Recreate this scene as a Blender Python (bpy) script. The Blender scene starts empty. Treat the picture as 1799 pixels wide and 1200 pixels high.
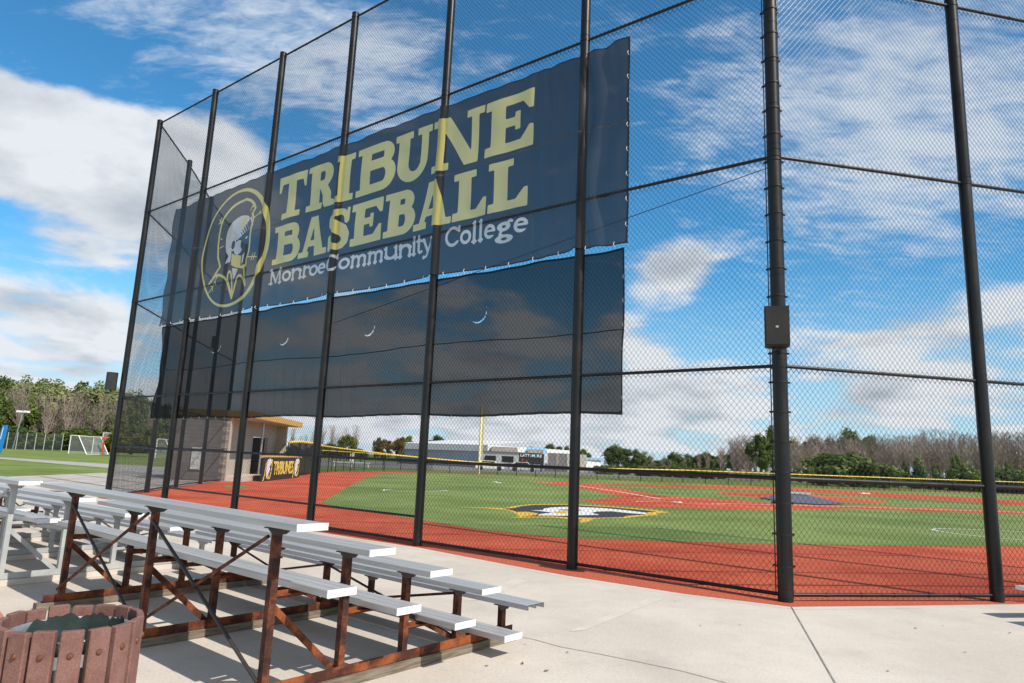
import bpy, math, random
import numpy as np
from mathutils import Vector, Matrix

random.seed(7)
rng = np.random.default_rng(7)
SC = bpy.context.scene
COL = SC.collection
R = math.radians

# ------------------------------------------------------------------ camera
W, H = 1799.0, 1200.0
F, PITCH, ROLL, HC = 1191.0, R(9.942), R(2.4128), 1.578
_fw = np.array([0, math.cos(PITCH), math.sin(PITCH)])
_u0 = np.array([0, -math.sin(PITCH), math.cos(PITCH)])
_r0 = np.array([1.0, 0, 0])
CR = math.cos(ROLL) * _r0 + math.sin(ROLL) * _u0
CU = -math.sin(ROLL) * _r0 + math.cos(ROLL) * _u0
cam_d = bpy.data.cameras.new('camera')
cam = bpy.data.objects.new('camera', cam_d)
COL.objects.link(cam)
M = Matrix.Identity(4)
for i in range(3):
    M[i][0] = CR[i]; M[i][1] = CU[i]; M[i][2] = -_fw[i]
M[2][3] = HC
cam.matrix_world = M
cam_d.sensor_width = 36
cam_d.lens = F / W * 36
cam_d.clip_start = 0.05
cam_d.clip_end = 5000
SC.camera = cam

def ray(px, py):
    return (px - W / 2) / F * CR - (py - H / 2) / F * CU + _fw
def gp(px, py, z=0.0):                       # a point of the photo -> the place on the ground (or at height z)
    d = ray(px, py); t = (z - HC) / d[2]
    return np.array([0, 0, HC]) + t * d
def azp(px, py, dist):                       # a place on the ground in that direction at a known distance
    d = ray(px, py)[:2]; d = d / np.linalg.norm(d) * dist
    return np.array([d[0], d[1], 0.0])
def proj(P):
    d = np.asarray(P, float) - np.array([0, 0, HC]); z = d @ _fw
    return W / 2 + F * (d @ CR) / z, H / 2 - F * (d @ CU) / z
def hgt(P, py):                              # height above a ground place seen at that row
    lo, hi = -2.0, 60.0
    for _ in range(50):
        m = (lo + hi) / 2
        if proj((P[0], P[1], m))[1] > py: lo = m
        else: hi = m
    return lo

# ------------------------------------------------------------------ sky
SUN = Vector((0.733, -0.634, 1.0)).normalized()
SUN_EL = math.asin(SUN.z); SUN_AZ = math.atan2(SUN.x, SUN.y)
world = bpy.data.worlds.new('World'); SC.world = world; world.use_nodes = True
nt = world.node_tree; nt.nodes.clear()
def nn(t, kind, **kw):
    n = t.nodes.new(kind)
    for k, v in kw.items(): setattr(n, k, v)
    return n
def mth(t, op, a, b=None, c=None, clamp=False):
    n = nn(t, 'ShaderNodeMath', operation=op, use_clamp=clamp)
    for i, v in enumerate((a, b, c)):
        if v is None: continue
        if isinstance(v, (int, float)): n.inputs[i].default_value = v
        else: t.links.new(v, n.inputs[i])
    return n.outputs[0]
def mapr(t, v, a, b, c=0.0, d=1.0, smooth=True):
    n = nn(t, 'ShaderNodeMapRange'); n.interpolation_type = 'SMOOTHSTEP' if smooth else 'LINEAR'
    t.links.new(v, n.inputs[0])
    for i, x in enumerate((a, b, c, d)): n.inputs[i + 1].default_value = x
    return n.outputs[0]
def mixc(t, f, a, b, mode='MIX'):
    n = nn(t, 'ShaderNodeMix', data_type='RGBA', blend_type=mode)
    for s, v in ((0, f), (6, a), (7, b)):
        if isinstance(v, (int, float)): n.inputs[s].default_value = v
        elif isinstance(v, tuple): n.inputs[s].default_value = (*v[:3], 1)
        else: t.links.new(v, n.inputs[s])
    return n.outputs[2]

SKY_STRENGTH = 0.10
sky = nn(nt, 'ShaderNodeTexSky', sky_type='NISHITA', sun_disc=False)
sky.sun_elevation = SUN_EL; sky.sun_rotation = SUN_AZ
sky.air_density = 1.0; sky.dust_density = 0.35; sky.ozone_density = 1.2; sky.altitude = 100
tc = nn(nt, 'ShaderNodeTexCoord')
sep = nn(nt, 'ShaderNodeSeparateXYZ'); nt.links.new(tc.outputs['Generated'], sep.inputs[0])
X, Y, Z = sep.outputs
AZ = mth(nt, 'ARCTAN2', X, Y); EL = mth(nt, 'ARCSINE', Z)
zz = mth(nt, 'ADD', mth(nt, 'MAXIMUM', Z, 0.0), 0.24)
com = nn(nt, 'ShaderNodeCombineXYZ')
nt.links.new(mth(nt, 'DIVIDE', X, zz), com.inputs[0]); nt.links.new(mth(nt, 'DIVIDE', Y, zz), com.inputs[1])
def wnoise(vec, scale, detail, rough=0.55, dist=0.0, off=(0, 0, 0), sc=(1, 1, 1), rot=0.0):
    mp = nn(nt, 'ShaderNodeMapping'); mp.inputs[1].default_value = off; mp.inputs[3].default_value = sc
    mp.inputs[2].default_value = (0, 0, rot)
    nt.links.new(vec, mp.inputs[0])
    n = nn(nt, 'ShaderNodeTexNoise'); n.inputs['Scale'].default_value = scale; n.inputs['Detail'].default_value = detail
    n.inputs['Roughness'].default_value = rough; n.inputs['Distortion'].default_value = dist
    nt.links.new(mp.outputs[0], n.inputs[0]); return n.outputs[0]
P = com.outputs[0]
n1 = wnoise(P, 3.1, 10, 0.55, 0.25, (3.1, 1.7, 0))
n1s = wnoise(P, 3.1, 10, 0.55, 0.25, (3.1 + 0.16, 1.7 - 0.17, 0))
n2 = wnoise(P, 7.5, 8, 0.62, 0.5, (0.3, 4.2, 0), (1, 2.2, 1), 0.55)
n2b = wnoise(P, 26, 4, 0.6, 0.6, (1.3, 2.2, 0), (1, 2.4, 1), 0.95)
n3 = wnoise(P, 1.6, 3, 0.5, 0.0, (8, 2, 0))
# banks of cloud by heading and elevation: (column, row, half width, half height, weight) as seen from the pitch
def bank(lst):
    tot = None
    for px, py, rx, ry, w in lst:
        d = ray(px, py); d = d / np.linalg.norm(d)
        a0, e0 = math.atan2(d[0], d[1]), math.asin(d[2])
        ca = max(0.5, math.cos(e0))
        qa = mth(nt, 'MULTIPLY', mth(nt, 'SUBTRACT', AZ, a0), F / rx * ca)
        qe = mth(nt, 'MULTIPLY', mth(nt, 'SUBTRACT', EL, e0), F / ry)
        q = mth(nt, 'ADD', mth(nt, 'MULTIPLY', qa, qa), mth(nt, 'MULTIPLY', qe, qe))
        g = mth(nt, 'MULTIPLY', mth(nt, 'EXPONENT', mth(nt, 'MULTIPLY', q, -1.0)), w)
        tot = g if tot is None else mth(nt, 'ADD', tot, g)
    return tot
heavy = bank([(40, 200, 230, 90, .34), (250, 250, 190, 70, .26), (130, 380, 260, 110, .27), (400, 300, 130, 75, .22), (80, 530, 120, 40, .20), (60, 600, 260, 70, .20),
              (500, 480, 220, 70, .16), (830, 600, 300, 95, .24), (1180, 465, 100, 62, .46), (1390, 420, 110, 50, -.20), (1105, 605, 70, 40, .26), (1550, 690, 45, 24, .26),
              (1190, 700, 170, 42, .28), (1590, 600, 260, 50, .28), (1450, 395, 190, 35, .14), (1700, 700, 260, 40, .14),
              (900, 765, 1000, 60, .20), (420, 150, 120, 60, .16), (700, 720, 400, 60, .12), (120, 75, 190, 60, -.42), (850, 260, 420, 190, -.42), (1290, 520, 220, 60, -.16), (1160, 150, 160, 170, -.30),
              (20, 375, 90, 30, -.26), (180, 500, 110, 26, -.22), (20, 460, 60, 20, -.16)])
veil = bank([(420, 60, 330, 130, .50), (640, 120, 140, 100, .34), (1430, 130, 200, 170, .40), (1700, 210, 200, 150, .56), (1560, 330, 240, 80, .26), (1500, 430, 300, 40, .16),
             (1240, 200, 80, 120, .20), (1480, 560, 300, 60, .20), (120, 75, 160, 55, -.30)])
behind = mapr(nt, Y, -0.15, 0.30, -0.22, 0.0)
d1 = mth(nt, 'ADD', mth(nt, 'ADD', n1, heavy), behind)
cover = mapr(nt, d1, 0.55, 0.76)
d2 = mth(nt, 'ADD', mth(nt, 'ADD', mth(nt, 'MULTIPLY', mth(nt, 'SUBTRACT', n2, 0.5), 1.5), mth(nt, 'MULTIPLY', mth(nt, 'SUBTRACT', n2b, 0.5), 0.55)), veil)
cover2 = mth(nt, 'MULTIPLY', mapr(nt, d2, 0.10, 0.95), 0.86)
shade = mth(nt, 'ADD', mth(nt, 'MULTIPLY', mth(nt, 'SUBTRACT', n1, n1s), 3.0), 0.84)
thick = mapr(nt, d1, 0.70, 1.0)
shade = mth(nt, 'SUBTRACT', shade, mth(nt, 'MULTIPLY', thick, mth(nt, 'MULTIPLY', n3, 0.62)), clamp=True)
ccol = mixc(nt, shade, (0.42, 0.48, 0.56), (0.79, 0.83, 0.88))
skys = nn(nt, 'ShaderNodeVectorMath', operation='SCALE'); nt.links.new(sky.outputs[0], skys.inputs[0]); skys.inputs['Scale'].default_value = SKY_STRENGTH
tint = mixc(nt, 1.0, skys.outputs[0], (0.53, 1.38, 1.72), 'MULTIPLY')
hsv = nn(nt, 'ShaderNodeHueSaturation'); nt.links.new(tint, hsv.inputs['Color']); nt.links.new(mapr(nt, Y, -0.2, 0.35, 0.32, 1.0), hsv.inputs['Saturation']); nt.links.new(mapr(nt, Y, -0.2, 0.3, 0.78, 1.0), hsv.inputs['Value']); tint = hsv.outputs[0]
haze_f = mth(nt, 'MULTIPLY', mapr(nt, EL, -0.01, 0.30, 0.80, 0.0), mapr(nt, Y, -0.25, 0.25, 0.25, 1.0))
tint = mixc(nt, haze_f, tint, (0.60, 0.74, 0.89))
c1 = mixc(nt, mth(nt, 'MULTIPLY', cover2, mapr(nt, Y, -0.1, 0.3, 0.35, 1.0)), tint, (0.72, 0.79, 0.88))
c2 = mixc(nt, cover, c1, ccol)
bg = nn(nt, 'ShaderNodeBackground'); nt.links.new(c2, bg.inputs[0]); bg.inputs[1].default_value = 1.0
out = nn(nt, 'ShaderNodeOutputWorld'); nt.links.new(bg.outputs[0], out.inputs[0])

sun_d = bpy.data.lights.new('sun', 'SUN'); sun_d.energy = 5.0; sun_d.angle = R(0.5); sun_d.color = (1.0, 0.94, 0.85)
sun = bpy.data.objects.new('sun', sun_d); COL.objects.link(sun)
sun.rotation_euler = SUN.to_track_quat('Z', 'Y').to_euler()
SC.view_settings.view_transform = 'Standard'; SC.view_settings.look = 'None'
SC.view_settings.exposure = 0.03; SC.view_settings.gamma = 1
SC.render.engine = 'CYCLES'
SC.cycles.max_bounces = 6; SC.cycles.transparent_max_bounces = 24
SC.cycles.use_denoising = True
SC.cycles.denoiser = 'OPENIMAGEDENOISE'
SC.cycles.denoising_prefilter = 'ACCURATE'
SC.cycles.denoising_input_passes = 'RGB_ALBEDO_NORMAL'

# ------------------------------------------------------------------ materials
def mat(name, c1, c2=None, scale=8.0, detail=6, rough=0.6, metal=0.0, lo=0.35, hi=0.65, bump=0.0, bscale=None, spec=0.5, fine=None, stretch=(1, 1, 1), coat=0.0, rnd=0.0, rough2=None, mottle=()):
    m = bpy.data.materials.new(name); m.use_nodes = True; t = m.node_tree
    b = t.nodes['Principled BSDF']
    b.inputs['Roughness'].default_value = rough; b.inputs['Metallic'].default_value = metal
    b.inputs['Specular IOR Level'].default_value = spec
    if coat: b.inputs['Coat Weight'].default_value = coat
    col = None
    tcn = nn(t, 'ShaderNodeTexCoord'); mp = nn(t, 'ShaderNodeMapping'); mp.inputs[3].default_value = stretch
    t.links.new(tcn.outputs['Object'], mp.inputs[0])
    def noise(s, d, r=0.6):
        n = nn(t, 'ShaderNodeTexNoise'); n.inputs['Scale'].default_value = s; n.inputs['Detail'].default_value = d; n.inputs['Roughness'].default_value = r
        t.links.new(mp.outputs[0], n.inputs[0]); return n.outputs[0]
    if c2 is not None:
        f = mapr(t, noise(scale, detail), lo, hi)
        col = mixc(t, f, c1, c2)
        if rough2 is not None:
            t.links.new(mapr(t, f, 0, 1, rough, rough2, False), b.inputs['Roughness'])
    for fs_, amt, lo_, hi_ in mottle:        # patches and stains of the thing itself
        g = mapr(t, noise(fs_, 6, .62), lo_, hi_, 1 - amt, 1 + amt * .35, True)
        hs = nn(t, 'ShaderNodeHueSaturation'); t.links.new(col, hs.inputs['Color']); t.links.new(g, hs.inputs['Value']); col = hs.outputs[0]
    if fine is not None:                     # (scale, amount): fine speckle
        g = mapr(t, noise(fine[0], 3, 0.7), 0.25, 0.75, 1 - fine[1], 1 + fine[1], False)
        hs = nn(t, 'ShaderNodeHueSaturation')
        if col is None: hs.inputs['Color'].default_value = (*c1, 1)
        else: t.links.new(col, hs.inputs['Color'])
        t.links.new(g, hs.inputs['Value']); col = hs.outputs[0]
    if rnd:
        oi = nn(t, 'ShaderNodeObjectInfo'); hs = nn(t, 'ShaderNodeHueSaturation')
        if col is None: hs.inputs['Color'].default_value = (*c1, 1)
        else: t.links.new(col, hs.inputs['Color'])
        t.links.new(mapr(t, oi.outputs['Random'], 0, 1, 1 - rnd, 1 + rnd, False), hs.inputs['Value'])
        t.links.new(mapr(t, oi.outputs['Random'], 0, 1, .5 + rnd * .07, .5 - rnd * .05, False), hs.inputs['Hue']); col = hs.outputs[0]
    if col is None: b.inputs['Base Color'].default_value = (*c1, 1)
    else: t.links.new(col, b.inputs['Base Color'])
    if bump:
        bn = nn(t, 'ShaderNodeBump'); bn.inputs['Strength'].default_value = bump; bn.inputs['Distance'].default_value = 0.02
        t.links.new(noise(bscale or scale * 4, 5), bn.inputs['Height']); t.links.new(bn.outputs[0], b.inputs['Normal'])
    return m

def veil_mat(name, color, alpha, trans=0.45, rough=0.5, spec=0.3, vary=0.12, weave=0.0):      # see-through cloth: holes let alpha of the light pass
    m = bpy.data.materials.new(name); m.use_nodes = True; t = m.node_tree; t.nodes.clear()
    o = nn(t, 'ShaderNodeOutputMaterial')
    tcn = nn(t, 'ShaderNodeTexCoord')
    nz = nn(t, 'ShaderNodeTexNoise'); nz.inputs['Scale'].default_value = 1.6; nz.inputs['Detail'].default_value = 5
    t.links.new(tcn.outputs['Object'], nz.inputs[0])
    hs = nn(t, 'ShaderNodeHueSaturation'); hs.inputs['Color'].default_value = (*color, 1)
    t.links.new(mapr(t, nz.outputs[0], .3, .7, 1 - vary, 1 + vary, False), hs.inputs['Value'])
    p = nn(t, 'ShaderNodeBsdfPrincipled'); p.inputs['Roughness'].default_value = rough; p.inputs['Specular IOR Level'].default_value = spec
    t.links.new(hs.outputs[0], p.inputs['Base Color'])
    tl = nn(t, 'ShaderNodeBsdfTranslucent'); t.links.new(hs.outputs[0], tl.inputs[0])
    m1 = nn(t, 'ShaderNodeMixShader'); m1.inputs[0].default_value = trans
    t.links.new(p.outputs[0], m1.inputs[1]); t.links.new(tl.outputs[0], m1.inputs[2])
    tr = nn(t, 'ShaderNodeBsdfTransparent')
    m2 = nn(t, 'ShaderNodeMixShader'); m2.inputs[0].default_value = alpha
    t.links.new(m1.outputs[0], m2.inputs[1]); t.links.new(tr.outputs[0], m2.inputs[2]); t.links.new(m2.outputs[0], o.inputs[0])
    return m

def leafmat(name, c1, c2, trans=0.38, scale=.5, rnd=.18):
    m = mat(name, c1, c2, scale=scale, detail=4, rough=.65, spec=.25, lo=.35, hi=.65, rnd=rnd)
    t = m.node_tree; b = t.nodes['Principled BSDF']; o = t.nodes['Material Output']
    tl = nn(t, 'ShaderNodeBsdfTranslucent')
    src = b.inputs['Base Color'].links[0].from_socket; t.links.new(src, tl.inputs[0])
    ms = nn(t, 'ShaderNodeMixShader'); ms.inputs[0].default_value = trans
    t.links.new(b.outputs[0], ms.inputs[1]); t.links.new(tl.outputs[0], ms.inputs[2]); t.links.new(ms.outputs[0], o.inputs[0])
    return m

K = {}
K['concrete'] = mat('concrete', (.49, .435, .375), (.585, .525, .46), scale=.55, detail=9, rough=.85, lo=.3, hi=.7, bump=.15, bscale=40, fine=(38, .13), spec=.2, mottle=((1.3, .07, .28, .50), (7, .035, .3, .55), (.16, .08, .35, .55)))
K['concrete_pale'] = mat('concrete_pale', (.55, .49, .43), (.61, .55, .485), scale=3, rough=.85, fine=(140, .06), spec=.2)
K['joint'] = mat('joint_filler', (.16, .15, .13), (.30, .28, .25), scale=6, rough=.9)
K['asphalt'] = mat('asphalt', (.20, .19, .18), (.28, .27, .25), scale=.8, rough=.9, fine=(60, .12))
K['path'] = mat('pale_path', (.34, .32, .295), (.40, .38, .345), scale=.8, rough=.9, fine=(30, .1))
K['clay'] = mat('red_clay', (.44, .074, .038), (.58, .125, .062), scale=.35, detail=9, rough=.95, bump=.5, bscale=45, fine=(30, .22), spec=.1, mottle=((3.0, .14, .3, .55), (.12, .12, .35, .6)))
K['crumb'] = mat('red_crumb', (.42, .085, .045), (.56, .15, .085), scale=30, detail=4, rough=.95, bump=.8, bscale=60, fine=(90, .35), spec=.1)
K['brick'] = mat('brick_paving', (.42, .17, .09), (.50, .25, .15), scale=5, rough=.9)
K['turf'] = mat('artificial_turf', (.130, .188, .040), (.212, .268, .080), scale=.22, detail=8, rough=.8, bump=.35, bscale=60, fine=(16, .16), spec=.15, mottle=((1.4, .10, .3, .55), (.07, .12, .35, .6)))
K['grass'] = mat('lawn_grass', (.138, .194, .042), (.205, .255, .072), scale=.22, detail=9, rough=.9, bump=.5, bscale=9, fine=(7, .22), spec=.1, mottle=((.6, .16, .3, .6), (.05, .15, .35, .6)))
K['white_line'] = mat('white_line', (.75, .75, .72), rough=.8, spec=.2)
K['black_metal'] = mat('black_coated_metal', (.006, .006, .007), (.017, .015, .014), scale=3, detail=7, rough=.32, rough2=.55, stretch=(1, 1, .35), spec=.4, lo=.45, hi=.72)
K['wire'] = mat('black_wire', (.016, .017, .018), rough=.38, spec=.5)
K['speaker'] = mat('speaker_black', (.010, .010, .011), (.016, .015, .015), scale=5, rough=.5)
K['alu'] = mat('aluminium', (.46, .462, .475), (.55, .55, .555), scale=2.2, detail=6, rough=.42, metal=.35, stretch=(.35, 9, 9), spec=.5, lo=.3, hi=.7, fine=(50, .05), mottle=((3, .10, .3, .6),))
K['cap'] = mat('bright_end_cap', (.74, .74, .74), (.80, .80, .80), scale=14, rough=.5, metal=.15, spec=.5)
K['rust'] = mat('rusty_steel', (.045, .019, .015), (.18, .056, .026), scale=6, detail=10, rough=.75, lo=.40, hi=.64, bump=.3, bscale=70, fine=(60, .3), spec=.25, mottle=((22, .40, .34, .56),))
K['rust_orange'] = mat('orange_rust', (.060, .023, .017), (.28, .080, .026), scale=6, detail=9, rough=.85, lo=.40, hi=.66, bump=.25, bscale=70, fine=(60, .3), spec=.2)
K['dark_steel'] = mat('dark_steel', (.035, .028, .028), (.12, .05, .028), scale=5, detail=8, rough=.6, lo=.5, hi=.75, fine=(60, .2))
K['grey_steel'] = mat('grey_painted_steel', (.36, .37, .38), (.46, .46, .45), scale=4, rough=.6, lo=.35, hi=.7, fine=(60, .1), spec=.3)
K['wood'] = mat('weathered_wood', (.14, .115, .085), (.25, .21, .16), scale=5, detail=8, rough=.9, stretch=(12, 1, 12), bump=.4, bscale=30, fine=(50, .2), spec=.1)
K['slat'] = mat('recycled_plastic_slat', (.180, .090, .074), (.232, .120, .100), scale=9, detail=7, rough=.75, stretch=(1, 1, .7), bump=.25, bscale=160, fine=(120, .25), spec=.25)
K['bolt'] = mat('rusty_bolt', (.12, .05, .028), (.22, .09, .045), scale=40, rough=.6, metal=.3)
K['galv'] = mat('galvanised_steel', (.42, .44, .46), (.60, .62, .64), scale=14, rough=.35, metal=.75)
K['liner'] = mat('dark_green_plastic', (.016, .028, .025), (.032, .050, .045), scale=9, rough=.5, fine=(120, .3))
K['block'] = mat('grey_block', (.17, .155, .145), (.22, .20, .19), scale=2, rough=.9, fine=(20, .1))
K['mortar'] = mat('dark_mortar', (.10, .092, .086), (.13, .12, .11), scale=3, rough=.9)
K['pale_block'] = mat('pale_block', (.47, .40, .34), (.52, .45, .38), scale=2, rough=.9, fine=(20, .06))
K['soffit'] = mat('pale_soffit', (.58, .50, .44), rough=.8)
K['yellow'] = mat('yellow_trim', (.56, .31, .05), (.64, .37, .07), scale=3, rough=.5)
K['yellow_cap'] = mat('yellow_fence_cap', (.78, .55, .05), (.86, .66, .10), scale=2, rough=.5)
K['pole_yellow'] = mat('pale_yellow_paint', (.80, .75, .46), rough=.5)
K['black'] = mat('plain_black', (.012, .012, .012), (.02, .02, .02), scale=3, rough=.7)
K['white'] = mat('white_paint', (.78, .78, .77), rough=.5)
K['red'] = mat('red_paint', (.55, .07, .03), rough=.5)
K['blue'] = mat('blue_vinyl_pad', (.010, .19, .52), (.015, .23, .60), scale=3, rough=.45)
K['bluegrey'] = mat('blue_grey_siding', (.27, .33, .40), (.31, .37, .44), scale=.6, rough=.6, stretch=(6, 6, .3))
K['grey_wall'] = mat('light_grey_wall', (.48, .485, .50), (.54, .54, .55), scale=.6, rough=.7)
K['tan_wall'] = mat('tan_wall', (.33, .30, .27), (.38, .35, .31), scale=.6, rough=.8)
K['roof_white'] = mat('pale_roof', (.66, .66, .66), (.74, .74, .73), scale=.6, rough=.6)
K['roof_blue'] = mat('pale_blue_canopy', (.22, .42, .60), rough=.5)
K['cyan'] = mat('cyan_letter', (.05, .55, .65), rough=.5)
K['bark'] = mat('bark', (.085, .065, .05), (.16, .13, .105), scale=2, rough=.95, rnd=.2)
K['twig'] = mat('bare_twig', (.250, .195, .165), (.350, .285, .245), scale=.7, rough=.95, rnd=.16, spec=.1)
K['leaf_mid'] = leafmat('leaf_mid_green', (.088, .138, .026), (.200, .250, .070))
K['leaf_dark'] = leafmat('leaf_dark_green', (.066, .108, .028), (.150, .195, .062))
K['leaf_pale'] = leafmat('leaf_pale_green', (.170, .205, .072), (.300, .330, .140))
K['leaf_yellow'] = leafmat('leaf_yellow_green', (.110, .135, .012), (.220, .225, .025))
K['leaf_orange'] = leafmat('leaf_autumn', (.085, .075, .018), (.235, .140, .030))
K['tarp'] = mat('grey_tarp', (.085, .095, .125), (.11, .12, .15), scale=2, rough=.7)
K['emblem_yellow'] = mat('turf_yellow', (.60, .36, .02), (.68, .42, .03), scale=3, rough=.9, fine=(40, .15))
K['emblem_black'] = mat('turf_black', (.018, .018, .02), (.035, .035, .036), scale=6, rough=.9, fine=(40, .3))
K['emblem_white'] = mat('turf_white', (.62, .63, .62), (.72, .72, .70), scale=6, rough=.9, fine=(40, .12))
K['banner'] = veil_mat('banner_mesh_cloth', (.034, .036, .042), .14, .30, .36, .4, .14)
K['banner_hem'] = veil_mat('banner_hem', (.020, .020, .022), .03, .1, .5, .3)
K['banner_seam'] = veil_mat('banner_seam', (.075, .074, .072), .05, .2, .5, .3)
K['banner_yellow'] = veil_mat('banner_yellow_print', (.88, .80, .30), .16, .55, .5, .25, .05)
K['banner_white'] = veil_mat('banner_white_print', (.78, .80, .82), .18, .50, .5, .25, .05)
K['screen'] = veil_mat('wind_screen_cloth', (.011, .0125, .015), .118, .3, .6, .08, .12)
K['screen_hem'] = veil_mat('wind_screen_hem', (.010, .010, .011), .02, .1, .6, .2)
K['fence_cloth'] = veil_mat('fence_mesh_black', (.012, .012, .012), .70, .1, .7, .1)
K['fence_dense'] = veil_mat('fence_screen_dense', (.018, .018, .019), .10, .1, .7, .1)
K['fence_green'] = veil_mat('fence_mesh_grey_green', (.07, .09, .08), .60, .2, .7, .1)
K['net'] = veil_mat('goal_net', (.6, .62, .62), .72, .3, .7, .1)

# ------------------------------------------------------------------ mesh helpers
class MB:
    def __init__(s): s.v = []; s.f = []; s.mi = []
    def add(s, vs, fs, mi=0):
        o = len(s.v); s.v += [tuple(map(float, p)) for p in vs]
        for f in fs: s.f.append(tuple(o + i for i in f)); s.mi.append(mi)
    def box(s, c, d, rot=None, mi=0):
        c = Vector(c); hx, hy, hz = d[0] / 2, d[1] / 2, d[2] / 2
        vs = []
        for x, y, z in ((-1, -1, -1), (1, -1, -1), (1, 1, -1), (-1, 1, -1), (-1, -1, 1), (1, -1, 1), (1, 1, 1), (-1, 1, 1)):
            p = Vector((x * hx, y * hy, z * hz))
            if rot is not None: p = rot @ p
            vs.append(c + p)
        s.add(vs, [(0, 3, 2, 1), (4, 5, 6, 7), (0, 1, 5, 4), (1, 2, 6, 5), (2, 3, 7, 6), (3, 0, 4, 7)], mi)
    def beam(s, p, q, w, h, up=(0, 0, 1), mi=0):
        p, q = Vector(p), Vector(q); a = (q - p); L = a.length; a = a / L
        up = Vector(up)
        if abs(a.dot(up)) > .98: up = Vector((0, 1, 0))
        x = a.cross(up).normalized(); y = x.cross(a)
        rot = Matrix((x, a, y)).transposed()
        s.box((p + q) / 2, (w, L, h), rot, mi)
    def tube(s, p, q, r0, r1=None, n=10, caps=True, mi=0):
        r1 = r0 if r1 is None else r1
        p, q = Vector(p), Vector(q); a = (q - p).normalized()
        u = a.orthogonal().normalized(); v = a.cross(u)
        vs = []
        for c, r in ((p, r0), (q, r1)):
            for i in range(n):
                t = 2 * math.pi * i / n; vs.append(c + (u * math.cos(t) + v * math.sin(t)) * r)
        fs = [(i, (i + 1) % n, n + (i + 1) % n, n + i) for i in range(n)]
        if caps: fs += [tuple(range(n - 1, -1, -1)), tuple(range(n, 2 * n))]
        s.add(vs, fs, mi)
    def lathe(s, prof, n=20, mi=0):
        vs = []; m = len(prof)
        for r, z in prof:
            for i in range(n):
                t = 2 * math.pi * i / n; vs.append((r * math.cos(t), r * math.sin(t), z))
        fs = []
        for k in range(m - 1):
            for i in range(n):
                j = (i + 1) % n; fs.append((k * n + i, k * n + j, (k + 1) * n + j, (k + 1) * n + i))
        if prof[0][0] > 0: fs.append(tuple(range(n - 1, -1, -1)))
        if prof[-1][0] > 0: fs.append(tuple((m - 1) * n + i for i in range(n)))
        s.add(vs, fs, mi)
    def prism(s, poly, d, mi=0):             # planar polygon of 3-D points, thickened along vector d
        n = len(poly); d = Vector(d)
        vs = [Vector(p) for p in poly] + [Vector(p) + d for p in poly]
        s.add(vs, [tuple(range(n - 1, -1, -1)), tuple(range(n, 2 * n))] + [(i, (i + 1) % n, n + (i + 1) % n, n + i) for i in range(n)], mi)
    def build(s, name, m, parent=None, smooth=False):
        me = bpy.data.meshes.new(name); me.from_pydata(s.v, [], s.f)
        ms = m if isinstance(m, (list, tuple)) else [m]
        for x in ms: me.materials.append(x)
        if len(ms) > 1: me.polygons.foreach_set('material_index', s.mi)
        if smooth:
            me.polygons.foreach_set('use_smooth', [True] * len(me.polygons))
            if hasattr(me, 'set_sharp_from_angle'): me.set_sharp_from_angle(angle=R(40))
        me.update()
        o = bpy.data.objects.new(name, me); COL.objects.link(o)
        if parent is not None: o.parent = parent
        return o

def tag(o, label, cat, group=None, kind=None):
    o['label'] = label; o['category'] = cat
    if group: o['group'] = group
    if kind: o['kind'] = kind
    return o
def empty(name, loc, rz, label, cat, group=None):
    o = bpy.data.objects.new(name, None); COL.objects.link(o); o.location = tuple(map(float, loc)); o.rotation_euler = (0, 0, rz)
    return tag(o, label, cat, group)
def kids(o): return list(o.children)
def dup(o, parent=None):
    c = o.copy(); COL.objects.link(c); c.parent = parent
    for ch in KIDS.get(o.name, None) or kids(o): dup(ch, c)
    return c
KIDS = {}
def struct(o): o['kind'] = 'structure'; return o

def sheet(name, pts, z, m, thick=None):
    me = bpy.data.meshes.new(name)
    from mathutils.geometry import tessellate_polygon
    vs = [(float(p[0]), float(p[1]), z) for p in pts]
    tris = tessellate_polygon([[Vector(v) for v in vs]])
    fs = []
    for t in tris:
        a, b, c = (Vector(vs[i]) for i in t)
        fs.append(tuple(t) if (b - a).cross(c - a).z > 0 else tuple(reversed(t)))
    me.from_pydata(vs, [], fs); me.materials.append(m); me.update()
    o = bpy.data.objects.new(name, me); COL.objects.link(o); return o
def strip(name, pts, w, z, m):               # a painted line of constant width
    mb = MB(); P_ = [np.array(p[:2], float) for p in pts]
    L_, R_ = [], []
    for i, p in enumerate(P_):
        a = P_[max(0, i - 1)]; b = P_[min(len(P_) - 1, i + 1)]; d = (b - a) / np.linalg.norm(b - a); n = np.array([-d[1], d[0]]) * w / 2
        L_.append(p + n); R_.append(p - n)
    for i in range(len(P_) - 1):
        mb.add([(*R_[i], z), (*R_[i + 1], z), (*L_[i + 1], z), (*L_[i], z)], [(0, 1, 2, 3)])
    return mb.build(name, m)

# ------------------------------------------------------------------ the lie of the fence
P0, P6 = np.array([-11.64, 20.41]), np.array([3.52, 8.79])
DD = (P6 - P0) / np.linalg.norm(P6 - P0)     # along the backstop towards the right
NN = np.array([DD[1], -DD[0]]); NN = NN if NN[1] < 0 else -NN   # towards the spectators
S_POST = [0.0, 3.35, 6.68, 9.57, 12.71, 15.99, 19.10]
CC = np.array([6.58 - 3.52, 9.41 - 8.79]); CC /= np.linalg.norm(CC)
WW = np.array([-.118, .993]); WW /= np.linalg.norm(WW)
right_posts = [P6 + CC * d for d in (3.1235, 6.25, 9.37)]
left_posts = [np.array(p) for p in ((-12.16, 23.6), (-12.90, 27.2), (-13.42, 30.5), (-13.86, 33.7))]
def bs(s, off=0.0): return P0 + DD * s + NN * off

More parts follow.
